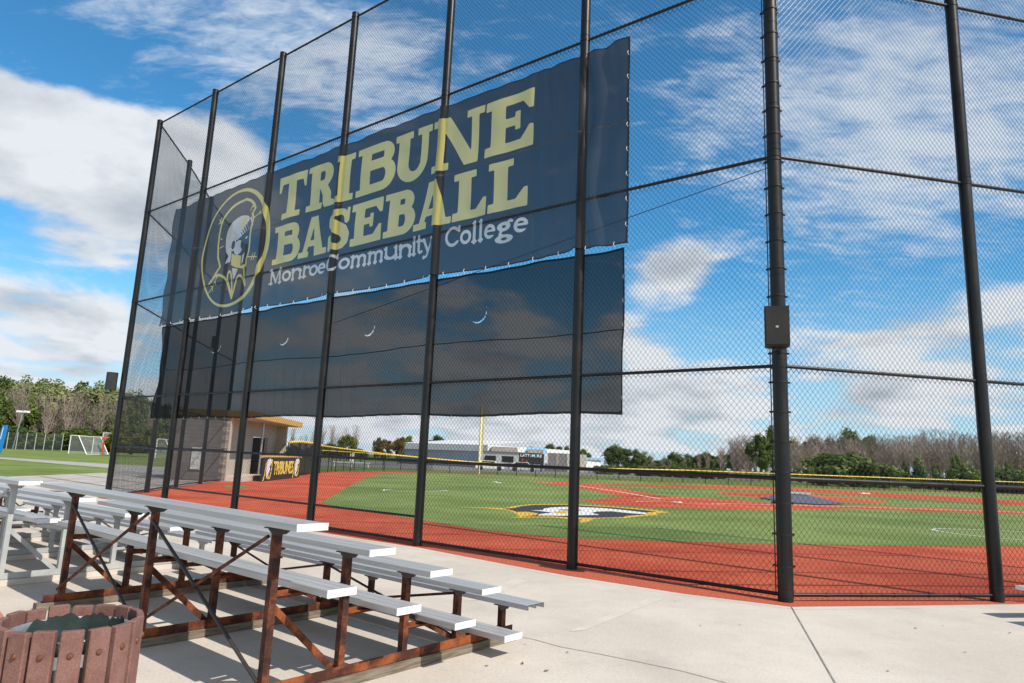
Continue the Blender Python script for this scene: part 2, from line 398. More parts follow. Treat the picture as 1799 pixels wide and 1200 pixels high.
# ------------------------------------------------------------------ ground
big = 2600.0
struct(sheet('lawn', [(-big, -big), (big, -big), (big, big), (-big, big)], -0.03, K['grass']))
conc_front = [gp(*q)[:2] for q in ((1799, 1061), (1600, 1064), (1388, 1066), (1200, 1043), (1000, 1012), (880, 990), (740, 963))]
e = conc_front[-1]; far_e = e + -DD * ((e - P0) @ DD + 0.2)
pad = [(-21.3, -20), (45, -20), (45, conc_front[0][1] + (45 - conc_front[0][0]) * CC[1] / CC[0])] + [tuple(p) for p in conc_front] + [tuple(far_e), (-12.45, 23.6), (-13.9, 33.4), (-16.2, 33.3), (-18, 36), (-22, 38.3), (-21.3, 31.3)]
struct(sheet('concrete_pad', pad, 0.0, K['concrete']))
struct(sheet('paved_path', [gp(0, 806)[:2] + np.array([-40, 34]), gp(0, 806)[:2], gp(190, 822)[:2], (-22, 38.3), (-18, 36), (-16.2, 33.6), (-16.5, 50), (-22, 52), gp(190, 815)[:2], gp(0, 803)[:2], gp(0, 803)[:2] + np.array([-40, 36])], -0.012, K['path']))
clay_poly = [tuple(p) for p in reversed(conc_front)] + [(45, pad[2][1]), (45, 26), (105, 80), (66.5, 89), (27, 71.3), (8, 73.5), (-3, 74.3), (-11.9, 66.6), (-14.9, 58.9), (-14.9, 51), (-13.9, 43), (-13.8, 34.0), (-13.9, 33.4), (-12.45, 23.6), tuple(far_e)]
struct(sheet('clay_track', clay_poly, -0.006, K['clay']))
edge = [tuple(p + np.array([0, 0])) for p in conc_front]
# loose red crumb between the slab and the foot of the fence
cr = [tuple(p) for p in conc_front] + [tuple(e + 0.62 * -NN)]
cr2 = [tuple(conc_front[0] + np.array([-CC[1], CC[0]]) * .62), ]
struct(sheet('crumb_border', [tuple(p) for p in conc_front] + [tuple(e - NN * .5), tuple(P6 - NN * .06 + np.array([-CC[1], CC[0]]) * .02), tuple(conc_front[0] + np.array([-CC[1], CC[0]]) * .5)], 0.002, K['crumb']))
turf_poly = [gp(*q)[:2] for q in ((563, 884), (735, 913), (850, 931), (1000, 946), (1100, 948), (1200, 951), (1360, 956), (1500, 957.5), (1600, 959), (1790, 960))]
turf_poly += [np.array(p) for p in ((45, 27.2), (102, 79), (65.9, 87.4), (27.2, 70.0), (6.7, 72.2), (-2.9, 71.9), (-10.9, 61.8), (-9.85, 49.03), (-8.16, 36.98), (-6.63, 27.17))]
struct(sheet('turf_field', turf_poly, -0.001, K['turf']))
struct(sheet('home_plate_dirt', [gp(*q)[:2] for q in ((1015, 880), (1100, 872.5), (1185, 872), (1290, 878), (1380, 886), (1500, 888), (1799, 898), (1799, 904), (1500, 893.5), (1380, 896.5), (1250, 894), (1150, 892), (1060, 886))], 0.003, K['clay']))
struct(sheet('baseline_dirt', [gp(*q)[:2] for q in ((925, 845.5), (1000, 846.5), (1080, 857), (1175, 872.6), (1100, 873.2), (1000, 854.5))], 0.003, K['clay']))
struct(sheet('second_base_dirt', [gp(*q)[:2] for q in ((940, 846.2), (1030, 850), (1200, 852.5), (1360, 856), (1600, 868), (1799, 880), (1799, 888), (1600, 876), (1360, 861), (1200, 857), (1030, 852))], 0.0035, K['clay']))
struct(sheet('on_deck_circle', [gp(415 + 22 * math.cos(t), 855 + 2.6 * math.sin(t))[:2] for t in np.linspace(0, 6.28, 20)[:-1]], 0.002, K['turf']))
struct(strip('foul_line', [gp(930, 846)[:2], gp(1000, 851)[:2], gp(1090, 864.5)[:2], gp(1160, 876.5)[:2]], .16, 0.008, K['white_line']))
struct(strip('first_base_line', [gp(1250, 884.3)[:2], gp(1380, 887.5)[:2], gp(1500, 890.5)[:2], gp(1799, 900.5)[:2]], .14, 0.008, K['white_line']))
struct(strip('batter_box_line', [gp(1115, 881.5)[:2], gp(1160, 880.5)[:2], gp(1200, 885)[:2], gp(1270, 886.5)[:2]], .10, 0.008, K['white_line']))
struct(strip('batting_circle_left', [gp(730 + 57 * math.cos(t), 861.5 + 2.2 * math.sin(t))[:2] for t in np.linspace(.2, 3.9, 22)], .12, 0.008, K['white_line']))
struct(strip('batting_circle_right', [gp(*q)[:2] for q in ((1900, 944), (1799, 935), (1740, 932), (1690, 930), (1660, 929.3), (1644, 929.6), (1637, 930.8), (1648, 933.4), (1680, 938), (1730, 943.6), (1799, 949.4), (1900, 955))], .085, 0.008, K['white_line']))
struct(strip('outfield_mark', [gp(868, 846)[:2], gp(880, 849)[:2]], .25, 0.008, K['white_line']))
struct(strip('slab_joint', [gp(1390, 1066)[:2], gp(1424, 1125)[:2], gp(1467, 1200)[:2], gp(1600, 1432)[:2]], .014, 0.004, K['joint']))
struct(strip('slab_crack', [gp(x_, y_)[:2] for x_, y_ in ((800, 1095), (917, 1120), (938, 1124), (985, 1137), (1040, 1147), (1120, 1163), (1200, 1180), (1330, 1215))], .009, 0.004, K['joint']))
for q in (((1000, 1110), (1030, 1107), (1165, 1052), (1140, 1050)), ((815, 1056), (850, 1054), (930, 1020), (905, 1016))):
    struct(sheet('pale_slab_band', [gp(*p)[:2] for p in q], 0.003, K['concrete_pale']))
struct(sheet('brick_paving', [gp(-60, 1060)[:2], gp(-60, 1240)[:2], gp(14, 1094)[:2], gp(0, 1074)[:2]], 0.004, K['brick']))
# far pad joints and the curb of the slab
edge_in = [p + NN * .16 for p in conc_front[2:]] + [far_e + NN * .16]
struct(strip('slab_edge_joint', [p + (NN * .17 if i > 1 else np.array([CC[1], -CC[0]]) * .17) for i, p in enumerate(conc_front[1:])] + [far_e + NN * .17], .006, 0.004, K['joint']))
for k in range(5):
    a = bs(-1.0 - 0 * k, .6 + 0) + np.array([-1.6 * k, 1.2 * k])
    struct(strip('slab_joint', [a, a + np.array([-9.0, -2.0])], .03, 0.004, K['joint']))

def emb(x_, y_): return gp(780 + x_ / 4.089, 860 + y_ / 4.089)[:2]
em_root = empty('field_emblem', (*gp(1010, 900)[:2], 0), 0, 'yellow, black and white helmet emblem painted flat on the green turf before home plate', 'field emblem')
def emsheet(name, pts, z, m):
    o = sheet(name, [np.array(emb(*p)) - gp(1010, 900)[:2] for p in pts], z, m); o.parent = em_root; return o
emsheet('yellow_outline', [(80, 126), (300, 130), (440, 134), (490, 122), (560, 112), (640, 106), (890, 106), (980, 110), (1200, 122), (1420, 140), (1540, 152), (1625, 166), (1535, 170), (1535, 185), (1470, 188), (1355, 200), (1310, 207), (1180, 205), (1070, 212), (1050, 227), (1000, 240), (972, 233), (985, 214), (880, 211), (780, 202), (640, 202), (460, 204), (540, 196), (520, 178), (480, 158), (440, 147), (300, 136)], .004, K['emblem_yellow'])
emsheet('black_shape', [(420, 139), (500, 135), (560, 120), (650, 112), (890, 111), (1200, 128), (1420, 147), (1530, 160), (1462, 165), (1440, 182), (1310, 190), (1290, 199), (1100, 204), (900, 201), (780, 194), (560, 196), (660, 186), (680, 172), (600, 160), (520, 162), (490, 150)], .007, K['emblem_black'])
emsheet('white_shape', [(620, 151), (710, 150), (720, 138), (780, 130), (890, 126), (980, 128), (1150, 136), (1300, 150), (1460, 170), (1450, 180), (1330, 172), (1200, 158), (1100, 160), (1060, 170), (1120, 184), (1000, 187), (860, 191), (670, 189), (690, 178), (780, 168), (700, 158)], .010, K['emblem_white'])
emsheet('gold_patch', [(780, 163), (890, 152), (880, 176), (800, 172)], .013, K['emblem_yellow'])
emsheet('dark_slit', [(820, 147), (900, 146), (990, 149), (990, 153), (900, 151), (830, 152)], .0135, K['emblem_black'])

# pitcher's mound with its cover, the rubber and home plate
mc = gp(1403, 873)
mb = MB(); prof = [(5.2, 0.0), (4.0, .03), (2.4, .12), (1.1, .17), (0.0, .18)]
mb.lathe(prof, 28); o = mb.build('mound', K['clay'], smooth=True); o.location = (mc[0], mc[1], 0.0); struct(o)
cov = [gp(*q, .20) for q in ((1332, 869), (1366, 865.5), (1400, 865), (1440, 871), (1484, 879.5), (1440, 880.5), (1385, 877))]
mb = MB(); cc_ = [(p[0], p[1], .045) for p in cov]; mb.add(cc_ + [(mc[0], mc[1], .255)], [(i, (i + 1) % len(cc_), len(cc_)) for i in range(len(cc_))]); 
mb.f = [f if (Vector(mb.v[f[1]]) - Vector(mb.v[f[0]])).cross(Vector(mb.v[f[2]]) - Vector(mb.v[f[0]])).z > 0 else f[::-1] for f in mb.f]; o = mb.build('mound_cover', K['tarp']); tag(o, 'flat grey tarpaulin laid over the pitching mound', 'tarpaulin')
a, b = gp(1388, 866.5, .28), gp(1424, 868.5, .28)
mb = MB(); mb.beam((*a[:2], .31), (*b[:2], .31), .5, .08); tag(mb.build('pitching_board', K['white']), 'long white board lying on the grey mound cover', 'board')
hp = gp(1190, 883)
mb = MB(); mb.prism([(hp[0] + dx * .5, hp[1] + dy * .5, .012) for dx, dy in ((-.5, .5), (-.5, 0), (0, -.5), (.5, 0), (.5, .5))], (0, 0, .02)); tag(mb.build('home_plate', K['white']), 'white home plate set in the red dirt', 'home plate')
b2 = gp(1518, 867.5)
mb = MB(); mb.box((b2[0], b2[1], .04), (.8, .5, .08)); tag(mb.build('base_bag', K['white']), 'small white base lying on the far red base path', 'base')

# ------------------------------------------------------------------ backstop fence
fence = empty('backstop_fence', (0, 0, 0), 0, 'very tall black chain link backstop fence of steel posts and rails around the diamond', 'fence')
HT, HL = 11.893, [0.08, 1.496, 2.944, 5.876, 8.791, 11.80]
def post_mesh(r, h, bands=0.0, seed=0):
    mb = MB(); rr = random.Random(seed)
    prof = [(r, -.3), (r, h - .02), (r * 1.05, h - .02), (r * 1.05, h + .005), (r * .6, h + .03), (0, h + .035)]
    mb.lathe(prof, 22)
    def ring(z, w, k):
        n = 22; vs = []
        for zz_, rad in ((z - w / 2, r * 1.0), (z - w / 2, r + k), (z + w / 2, r + k), (z + w / 2, r * 1.0)):
            vs += [(rad * math.cos(6.2832 * i / n), rad * math.sin(6.2832 * i / n), zz_) for i in range(n)]
        mb.add(vs, [(q * n + i, q * n + (i + 1) % n, (q + 1) * n + (i + 1) % n, (q + 1) * n + i) for q in range(3) for i in range(n)])
    for zr in HL: ring(zr, .05, .006); 
    for zr in HL: ring(zr + .09, .02, .005)
    z = .45
    while z < h - .2:
        ring(z + rr.uniform(-.02, .02), .006, .003); z += .62
    return mb
def rail_rot(): pass
for i, s in enumerate(S_POST):
    r = .092 if i == 6 else .083
    o = post_mesh(r, HT, seed=i).build('post', K['black_metal'], fence, True); o.location = (*bs(s), 0)
    if i == 6: corner_post = o
for p in right_posts + left_posts:
    o = post_mesh(.083, HT if p[0] > 0 else HT + .08, seed=int(abs(p[1]) * 7)).build('post', K['black_metal'], fence, True); o.location = (*p, 0)
# unit chain link piece: zigzag wires, 3.05 m wide and 2.95 m high, each wire a thin three-sided rod
def chainlink(w, h, cell=.082, celz=.096, t=.0042):
    nw = int(round(w / (cell / 2))); ns = int(round(h / (celz / 2)))
    dx = w / nw; dz = h / ns
    vs = []; fs = []
    base = np.array([[-.5, -.30], [.5, -.30], [0, .55]]) * t
    for k in range(nw):
        x0 = k * dx
        ring = []
        for j in range(ns + 1):
            x = x0 + (dx if (j + k) % 2 else 0) ; z = j * dz
            yo = .002 * (1 if (j + k) % 2 else -1)
            idx = []
            for bx, by in base:
                vs.append((x + bx * 1.35, yo + by * 1.2, z)); idx.append(len(vs) - 1)
            ring.append(idx)
        for j in range(ns):
            a_, b_ = ring[j], ring[j + 1]
            for q in range(3):
                fs.append((a_[q], a_[(q + 1) % 3], b_[(q + 1) % 3], b_[q]))
    me = bpy.data.meshes.new('chain_link_panel'); me.from_pydata(vs, [], fs); me.materials.append(K['wire']); me.update(); return me
CL_W, CL_H = 3.1, 3.04
cl_me = chainlink(CL_W, CL_H)
LEV = [(.02, 3.02), (2.87, 5.95), (5.80, 8.86), (8.72, 11.80)]
def bay(a, b, side, rails=True, lower=False, off=.045, first=.083, second=.083):
    a, b = np.array(a), np.array(b); d = b - a; L = np.linalg.norm(d); d /= L; n = np.array(side)
    if rails:
        for z in HL:
            mb = MB(); r = .028 if z == HL[1] else .024
            p = a + d * (first - .01); q = b - d * (second - .01)
            mb.tube((0, 0, 0), (*(q - p), 0), r, n=10)
            for k in range(1, 6):                     # wire ties
                c = (q - p) * (k / 6.0 + .02 * math.sin(k * 3.1 + L)); dd = d * .006
                mb.tube((*(c - dd), 0), (*(c + dd), 0), r + .006, n=8)
            o = mb.build('rail', K['black_metal'], fence, True); o.location = (*p, z)
        if lower:
            mb = MB(); p = a + d * .07; q = b - d * .07; mb.tube((0, 0, 0), (*(q - p), 0), .022, n=10)
            o = mb.build('rail', K['black_metal'], fence, True); o.location = (*p, .50)
    p = a + d * .08 + n * off; q = b - d * .08 + n * off
    ang = math.atan2(d[1], d[0])
    for z0, z1 in LEV:
        o = bpy.data.objects.new('chain_link_panel', cl_me); COL.objects.link(o); o.parent = fence
        o.location = (*p, z0); o.rotation_euler = (0, 0, ang); o.scale = (np.linalg.norm(q - p) / CL_W, 1, (z1 - z0) / CL_H)
FIELD = -NN
for i in range(6): bay(bs(S_POST[i]), bs(S_POST[i + 1]), FIELD, lower=i in (1, 2, 3))
seq = [P6] + right_posts
CN = np.array([-CC[1], CC[0]])
for i in range(3): bay(seq[i], seq[i + 1], CN)
seq = [P0] + left_posts
for i in range(4): bay(seq[i], seq[i + 1], np.array([1.0, .1]))
mb = MB(); mb.tube((*bs(19.02, -.10), 5.78), (*bs(9.6, -.10), 4.38), .006, n=6); mb.build('brace_wire', K['wire'], fence)
# tension bars and bands at the corner post
for d, n in ((-DD, FIELD), (CC, CN)):
    c = P6 + d * .125 + n * .03
    mb = MB(); mb.box((0, 0, HT / 2), (.012, .012, HT - .1)); o = mb.build('tension_bar', K['black_metal'], fence); o.location = (*c, 0); o.rotation_euler = (0, 0, math.atan2(d[1], d[0]))
band_src = None
for k in range(30):
    z = .42 + .385 * k
    if band_src is None:
        mb = MB(); n = 22; r = .092; vs = []
        for zz_, rad in ((-.012, r), (-.012, r + .008), (.012, r + .008), (.012, r)):
            vs += [(rad * math.cos(6.2832 * i / n), rad * math.sin(6.2832 * i / n), zz_) for i in range(n)]
        mb.add(vs, [(q * n + i, q * n + (i + 1) % n, (q + 1) * n + (i + 1) % n, (q + 1) * n + i) for q in range(3) for i in range(n)])
        for d in (-DD, CC):
            mb.beam((*(d * .088), 0), (*(d * .145), 0), .012, .026); mb.tube((*(d * .128 + np.array([d[1], -d[0]]) * .02), 0), (*(d * .128 - np.array([d[1], -d[0]]) * .03), 0), .009, n=6)
        band_src = mb.build('tension_band', K['black_metal'], fence, True)
        o = band_src
    else:
        o = band_src.copy(); COL.objects.link(o)
    o.location = (*P6, z)

# ------------------------------------------------------------------ lettering as signed distance fields on a fine grid
def sd_poly(S, Z, pts):                      # any simple polygon
    pts = [np.array(p, float) for p in pts]; d = np.full(S.shape, 1e9); sgn = np.ones(S.shape)
    for i in range(len(pts)):
        a, b = pts[i], pts[(i + 1) % len(pts)]; ex, ez = b - a; wx, wz = S - a[0], Z - a[1]
        t = np.clip((wx * ex + wz * ez) / (ex * ex + ez * ez + 1e-12), 0, 1)
        d = np.minimum(d, (wx - ex * t) ** 2 + (wz - ez * t) ** 2)
        c1 = Z >= a[1]; c2 = Z < b[1]; c3 = ex * wz > ez * wx
        flip = (c1 & c2 & c3) | (~c1 & ~c2 & ~c3); sgn = np.where(flip, -sgn, sgn)
    return sgn * np.sqrt(d)
def sd_box(S, Z, x0, z0, x1, z1):
    return np.maximum(np.abs(S - (x0 + x1) / 2) - (x1 - x0) / 2, np.abs(Z - (z0 + z1) / 2) - (z1 - z0) / 2)
def sd_ell(S, Z, cx, cz, a, b):
    return (np.sqrt(((S - cx) / a) ** 2 + ((Z - cz) / b) ** 2) - 1) * min(a, b)
def sd_line(S, Z, pts, w):
    d = np.full(S.shape, 1e9)
    for a, b in zip(pts[:-1], pts[1:]):
        ex, ez = b[0] - a[0], b[1] - a[1]; wx, wz = S - a[0], Z - a[1]
        t = np.clip((wx * ex + wz * ez) / (ex * ex + ez * ez + 1e-12), 0, 1)
        d = np.minimum(d, np.hypot(wx - ex * t, wz - ez * t))
    return d - w / 2
U = lambda *a: __import__('functools').reduce(np.minimum, a)
def glyph(ch, S, Z, x0, x1, z0, z1, st, th, sh):
    """Slab serif letter in the box x0..x1, z0..z1: st stem width, th thin stroke, sh serif height."""
    w, h = x1 - x0, z1 - z0
    B = lambda a, b, c, d: sd_box(S, Z, x0 + a, z0 + b, x0 + c, z0 + d)
    PL = lambda *p: sd_poly(S, Z, [(x0 + a, z0 + b) for a, b in p])
    EL_ = lambda cx, cz, a, b: sd_ell(S, Z, x0 + cx, z0 + cz, a, b)
    if ch == 'T':
        c = w / 2
        return U(B(c - st / 2, 0, c + st / 2, h), B(c - st * 1.1, 0, c + st * 1.1, sh), B(0, h - th, w, h), PL((0, h), (th * .9, h), (th * .7, h - th), (th * .35, h * .64), (0, h * .64)), PL((w, h), (w - th * .9, h), (w - th * .7, h - th), (w - th * .35, h * .64), (w, h * .64)))
    if ch == 'I':
        c = w / 2
        return U(B(c - st / 2, 0, c + st / 2, h), B(0, 0, w, sh), B(0, h - sh, w, h))
    if ch == 'R' or ch == 'B' or ch == 'P':
        s0 = st * .42
        stem = U(B(s0, 0, s0 + st, h), B(0, h - sh, s0 + st, h), B(0, 0, s0 + st * (1.35 if ch == 'R' else 1), sh))
        def bowl(b0, b1, xr):
            cz = (b0 + b1) / 2; rz = (b1 - b0) / 2; xm = max(s0 + st, xr - rz * 1.15)
            outer = np.minimum(B(s0 + st * .5, b0, xm, b1), np.maximum(EL_(xm, cz, xr - xm, rz), -(S - x0 - xm)))
            ri = rz - th; xi = xr - st * .92 - xm
            inner = np.minimum(B(s0 + st, cz - ri, xm, cz + ri), np.maximum(EL_(xm, cz, max(xi, .01), ri), -(S - x0 - xm)))
            return np.maximum(outer, -inner)
        up = bowl(h * (.50 if ch == 'B' else .44), h, w * (.93 if ch == 'B' else .90))
        if ch == 'B': return U(stem, up, bowl(0, h * .50 + th * .8, w))
        leg = PL((s0 + st * 1.1, h * .50), (s0 + st * 1.9, h * .50), (w * .86, h * .30), (w * .86, sh * 1.1), (w, sh * .8), (w, 0), (w * .66, 0), (w * .58, sh * .7), (w * .56, h * .28), (s0 + st * 1.1, h * .42))
        return U(stem, up, leg)
    if ch == 'U':
        s0 = st * .30; t2 = st * .60; xl, xr = s0 + st, w - s0 - t2
        bot = np.maximum(np.maximum(EL_(w / 2, h * .36, w / 2 - s0, h * .37), -EL_((xl + xr) / 2, h * .36, (xr - xl) / 2, h * .36 - th)), Z - z0 - h * .36)
        return U(B(s0, h * .35, s0 + st, h), B(xr, h * .35, w - s0, h), bot, B(0, h - sh, s0 + st * 1.3, h), B(xr - st * .35, h - sh, w, h))
    if ch == 'N':
        t2 = st * .55; s0 = st * .40
        return U(B(s0, 0, s0 + t2, h), B(w - s0 - t2, 0, w - s0, h), PL((s0 - .02, h), (s0 + st * .9, h), (w - s0, 0), (w - s0 - st * 1.02, 0)), B(0, h - sh, s0 + t2, h), B(0, 0, s0 + t2 + st * .38, sh), B(w - s0 - t2 - st * .38, h - sh, w, h))
    if ch == 'E' or ch == 'L':
        s0 = st * .42; k = th * .95
        parts = [B(s0, 0, s0 + st, h), B(0, 0, w, k), B(0, h - (k if ch == 'E' else sh), w if ch == 'E' else s0 + st * 1.4, h),
                 PL((w, 0), (w - th * .9, 0), (w - th * .9 - h * .10, k), (w - th * .45, h * .38), (w, h * .38))]
        if ch == 'E':
            parts += [PL((w, h), (w - th * .9, h), (w - th * .9 - h * .06, h - k), (w - th * .45, h * .66), (w, h * .66)), B(s0 + st, h * .52 - th * .42, w * .70, h * .52 + th * .42), B(w * .62, h * .36, w * .73, h * .68)]
        return U(*parts)
    if ch == 'A':
        c = w * .50
        out_ = PL((w * .12, 0), (c - st * .42, h), (c + st * .42, h), (w * .90, 0), (w * .90 - st * 1.15, 0), (c + st * .02, h * .74), (w * .12 + th * .75, 0))
        bar = PL((w * .26, h * .26), (w * .72, h * .26), (w * .70, h * .26 + th * .8), (w * .28, h * .26 + th * .8))
        return U(out_, bar, B(0, 0, w * .36, sh), B(w * .60, 0, w, sh))
    if ch == 'S':
        c_ = [(.86, .68, .5), (.82, .80, .5), (.70, .90, .5), (.50, .925, .52), (.30, .89, .62), (.19, .78, .78), (.22, .66, .9), (.36, .575, 1), (.54, .51, 1), (.72, .44, 1), (.83, .33, .9), (.82, .20, .78), (.70, .11, .62), (.50, .075, .52), (.30, .10, .5), (.18, .19, .5), (.13, .32, .5)]
        d = np.full(S.shape, 1e9)
        for (a, b, r0), (a2, b2, r1) in zip(c_[:-1], c_[1:]):
            ax, az, ex, ez = x0 + a * w, z0 + b * h, (a2 - a) * w, (b2 - b) * h
            t = np.clip(((S - ax) * ex + (Z - az) * ez) / (ex * ex + ez * ez), 0, 1)
            d = np.minimum(d, np.hypot(S - ax - ex * t, Z - az - ez * t) - (r0 + (r1 - r0) * t) * st * .46)
        d = np.maximum(d, np.maximum(z0 - Z, Z - z0 - h))
        return U(d, B(w * .84, h * .66, w * .97, h * .99), B(0.02 * w, h * .01, w * .15, h * .36))
    # lower case and the light capitals of the third line: stroke letters with small slabs
    t = st; xh = h
    LN = lambda pts, ww=t: sd_line(S, Z, [(x0 + a, z0 + b) for a, b in pts], ww)
    ring = lambda cx, cz, a, b: np.abs(EL_(cx, cz, a - t / 2, b - t / 2)) - t * .46
    SB = lambda cx, z, ww: B(cx - ww / 2, z - th / 2, cx + ww / 2, z + th / 2)
    if ch == 'M':
        return U(LN([(w * .16, 0), (w * .16, h)], t * .7), LN([(w * .84, 0), (w * .84, h)]), LN([(w * .14, h), (w * .5, h * .12)]), LN([(w * .84, h), (w * .5, h * .12)], t * .7), SB(w * .13, th / 2, w * .3), SB(w * .84, th / 2, w * .32), SB(w * .10, h - th / 2, w * .2), SB(w * .9, h - th / 2, w * .2))
    if ch in 'C':
        c = ring(w * .52, h * .5, w * .5, h * .5)
        return U(np.maximum(c, -np.maximum(-(S - (x0 + w * .68)), np.abs(Z - (z0 + h * .5)) - h * .24)), B(w * .86, h * .66, w * .99, h))
    if ch == 'o': return ring(w * .5, h * .5, w * .5, h * .5)
    if ch == 'e':
        c = np.maximum(ring(w * .5, h * .5, w * .5, h * .5), -np.maximum(-(S - (x0 + w * .55)), np.maximum(Z - (z0 + h * .44), -(Z - (z0 + h * .22)))))
        return U(c, B(w * .1, h * .46, w * .93, h * .46 + th))
    if ch in 'nmr':
        n = {'n': 2, 'm': 3, 'r': 1}[ch]; parts = []; xs = np.linspace(w * .16 if ch != 'r' else w * .3, w * .86, n) if n > 1 else [w * .32]
        for k, xx in enumerate(xs):
            parts += [LN([(xx, 0), (xx, h * (.98 if k == 0 else .62))]), SB(xx, th / 2, (w * .30 if ch != 'm' else w * .22) if ch != 'r' else w * .6)]
            if k: 
                xa = xs[k - 1]; cx = (xa + xx) / 2; rr_ = (xx - xa) / 2 + t / 2
                parts.append(np.maximum(ring(cx, h * .64, rr_, h * .38), -(Z - (z0 + h * .62))))
        parts.append(SB(xs[0] - w * .08, h - th / 2, w * .16))
        if ch == 'r': parts += [LN([(w * .34, h * .68), (w * .55, h * .9), (w * .8, h * .92)], t * .8), EL_(w * .84, h * .84, t * .62, t * .62)]
        return U(*parts)
    if ch == 'u':
        cx = w * .5
        return U(LN([(w * .16, h * .36), (w * .16, h)]), LN([(w * .82, 0), (w * .82, h)]), np.maximum(ring(cx - w * .01, h * .38, w * .33 + t / 2, h * .38), Z - (z0 + h * .38)), SB(w * .1, h - th / 2, w * .22), SB(w * .76, h - th / 2, w * .2), SB(w * .9, th / 2, w * .2))
    if ch == 'i': return U(LN([(w * .5, 0), (w * .5, h * .72)]), SB(w * .5, th / 2, w * .9), SB(w * .35, h * .72 - th / 2, w * .5), EL_(w * .5, h * .94, t * .62, t * .62))
    if ch == 'l': return U(LN([(w * .5, 0), (w * .5, h)]), SB(w * .5, th / 2, w * .95), SB(w * .32, h - th / 2, w * .5))
    if ch == 't': return U(LN([(w * .42, h * .2), (w * .42, h)]), LN([(w * .42, h * .18), (w * .55, th * .5), (w * .85, h * .12)], t * .8), B(w * .05, h * .68, w * .9, h * .68 + th))
    if ch == 'y':
        d = h * .42
        return U(LN([(w * .16, h), (w * .52, h * .06)]), LN([(w * .88, h), (w * .42, -d * .7), (w * .22, -d * .9)], t * .75), SB(w * .15, h - th / 2, w * .34), SB(w * .86, h - th / 2, w * .3), EL_(w * .2, -d * .8, t * .6, t * .6))
    if ch == 'g':
        lo = np.abs(EL_(w * .48, -h * .20, w * .40, h * .20)) - t * .38
        return U(ring(w * .44, h * .66, w * .38, h * .34), lo, LN([(w * .30, h * .34), (w * .18, h * .16), (w * .40, h * .02)], t * .7), LN([(w * .68, h * .92), (w * .84, h * 1.02), (w * .97, h * .94)], t * .8))
    return np.full(S.shape, 1e9)

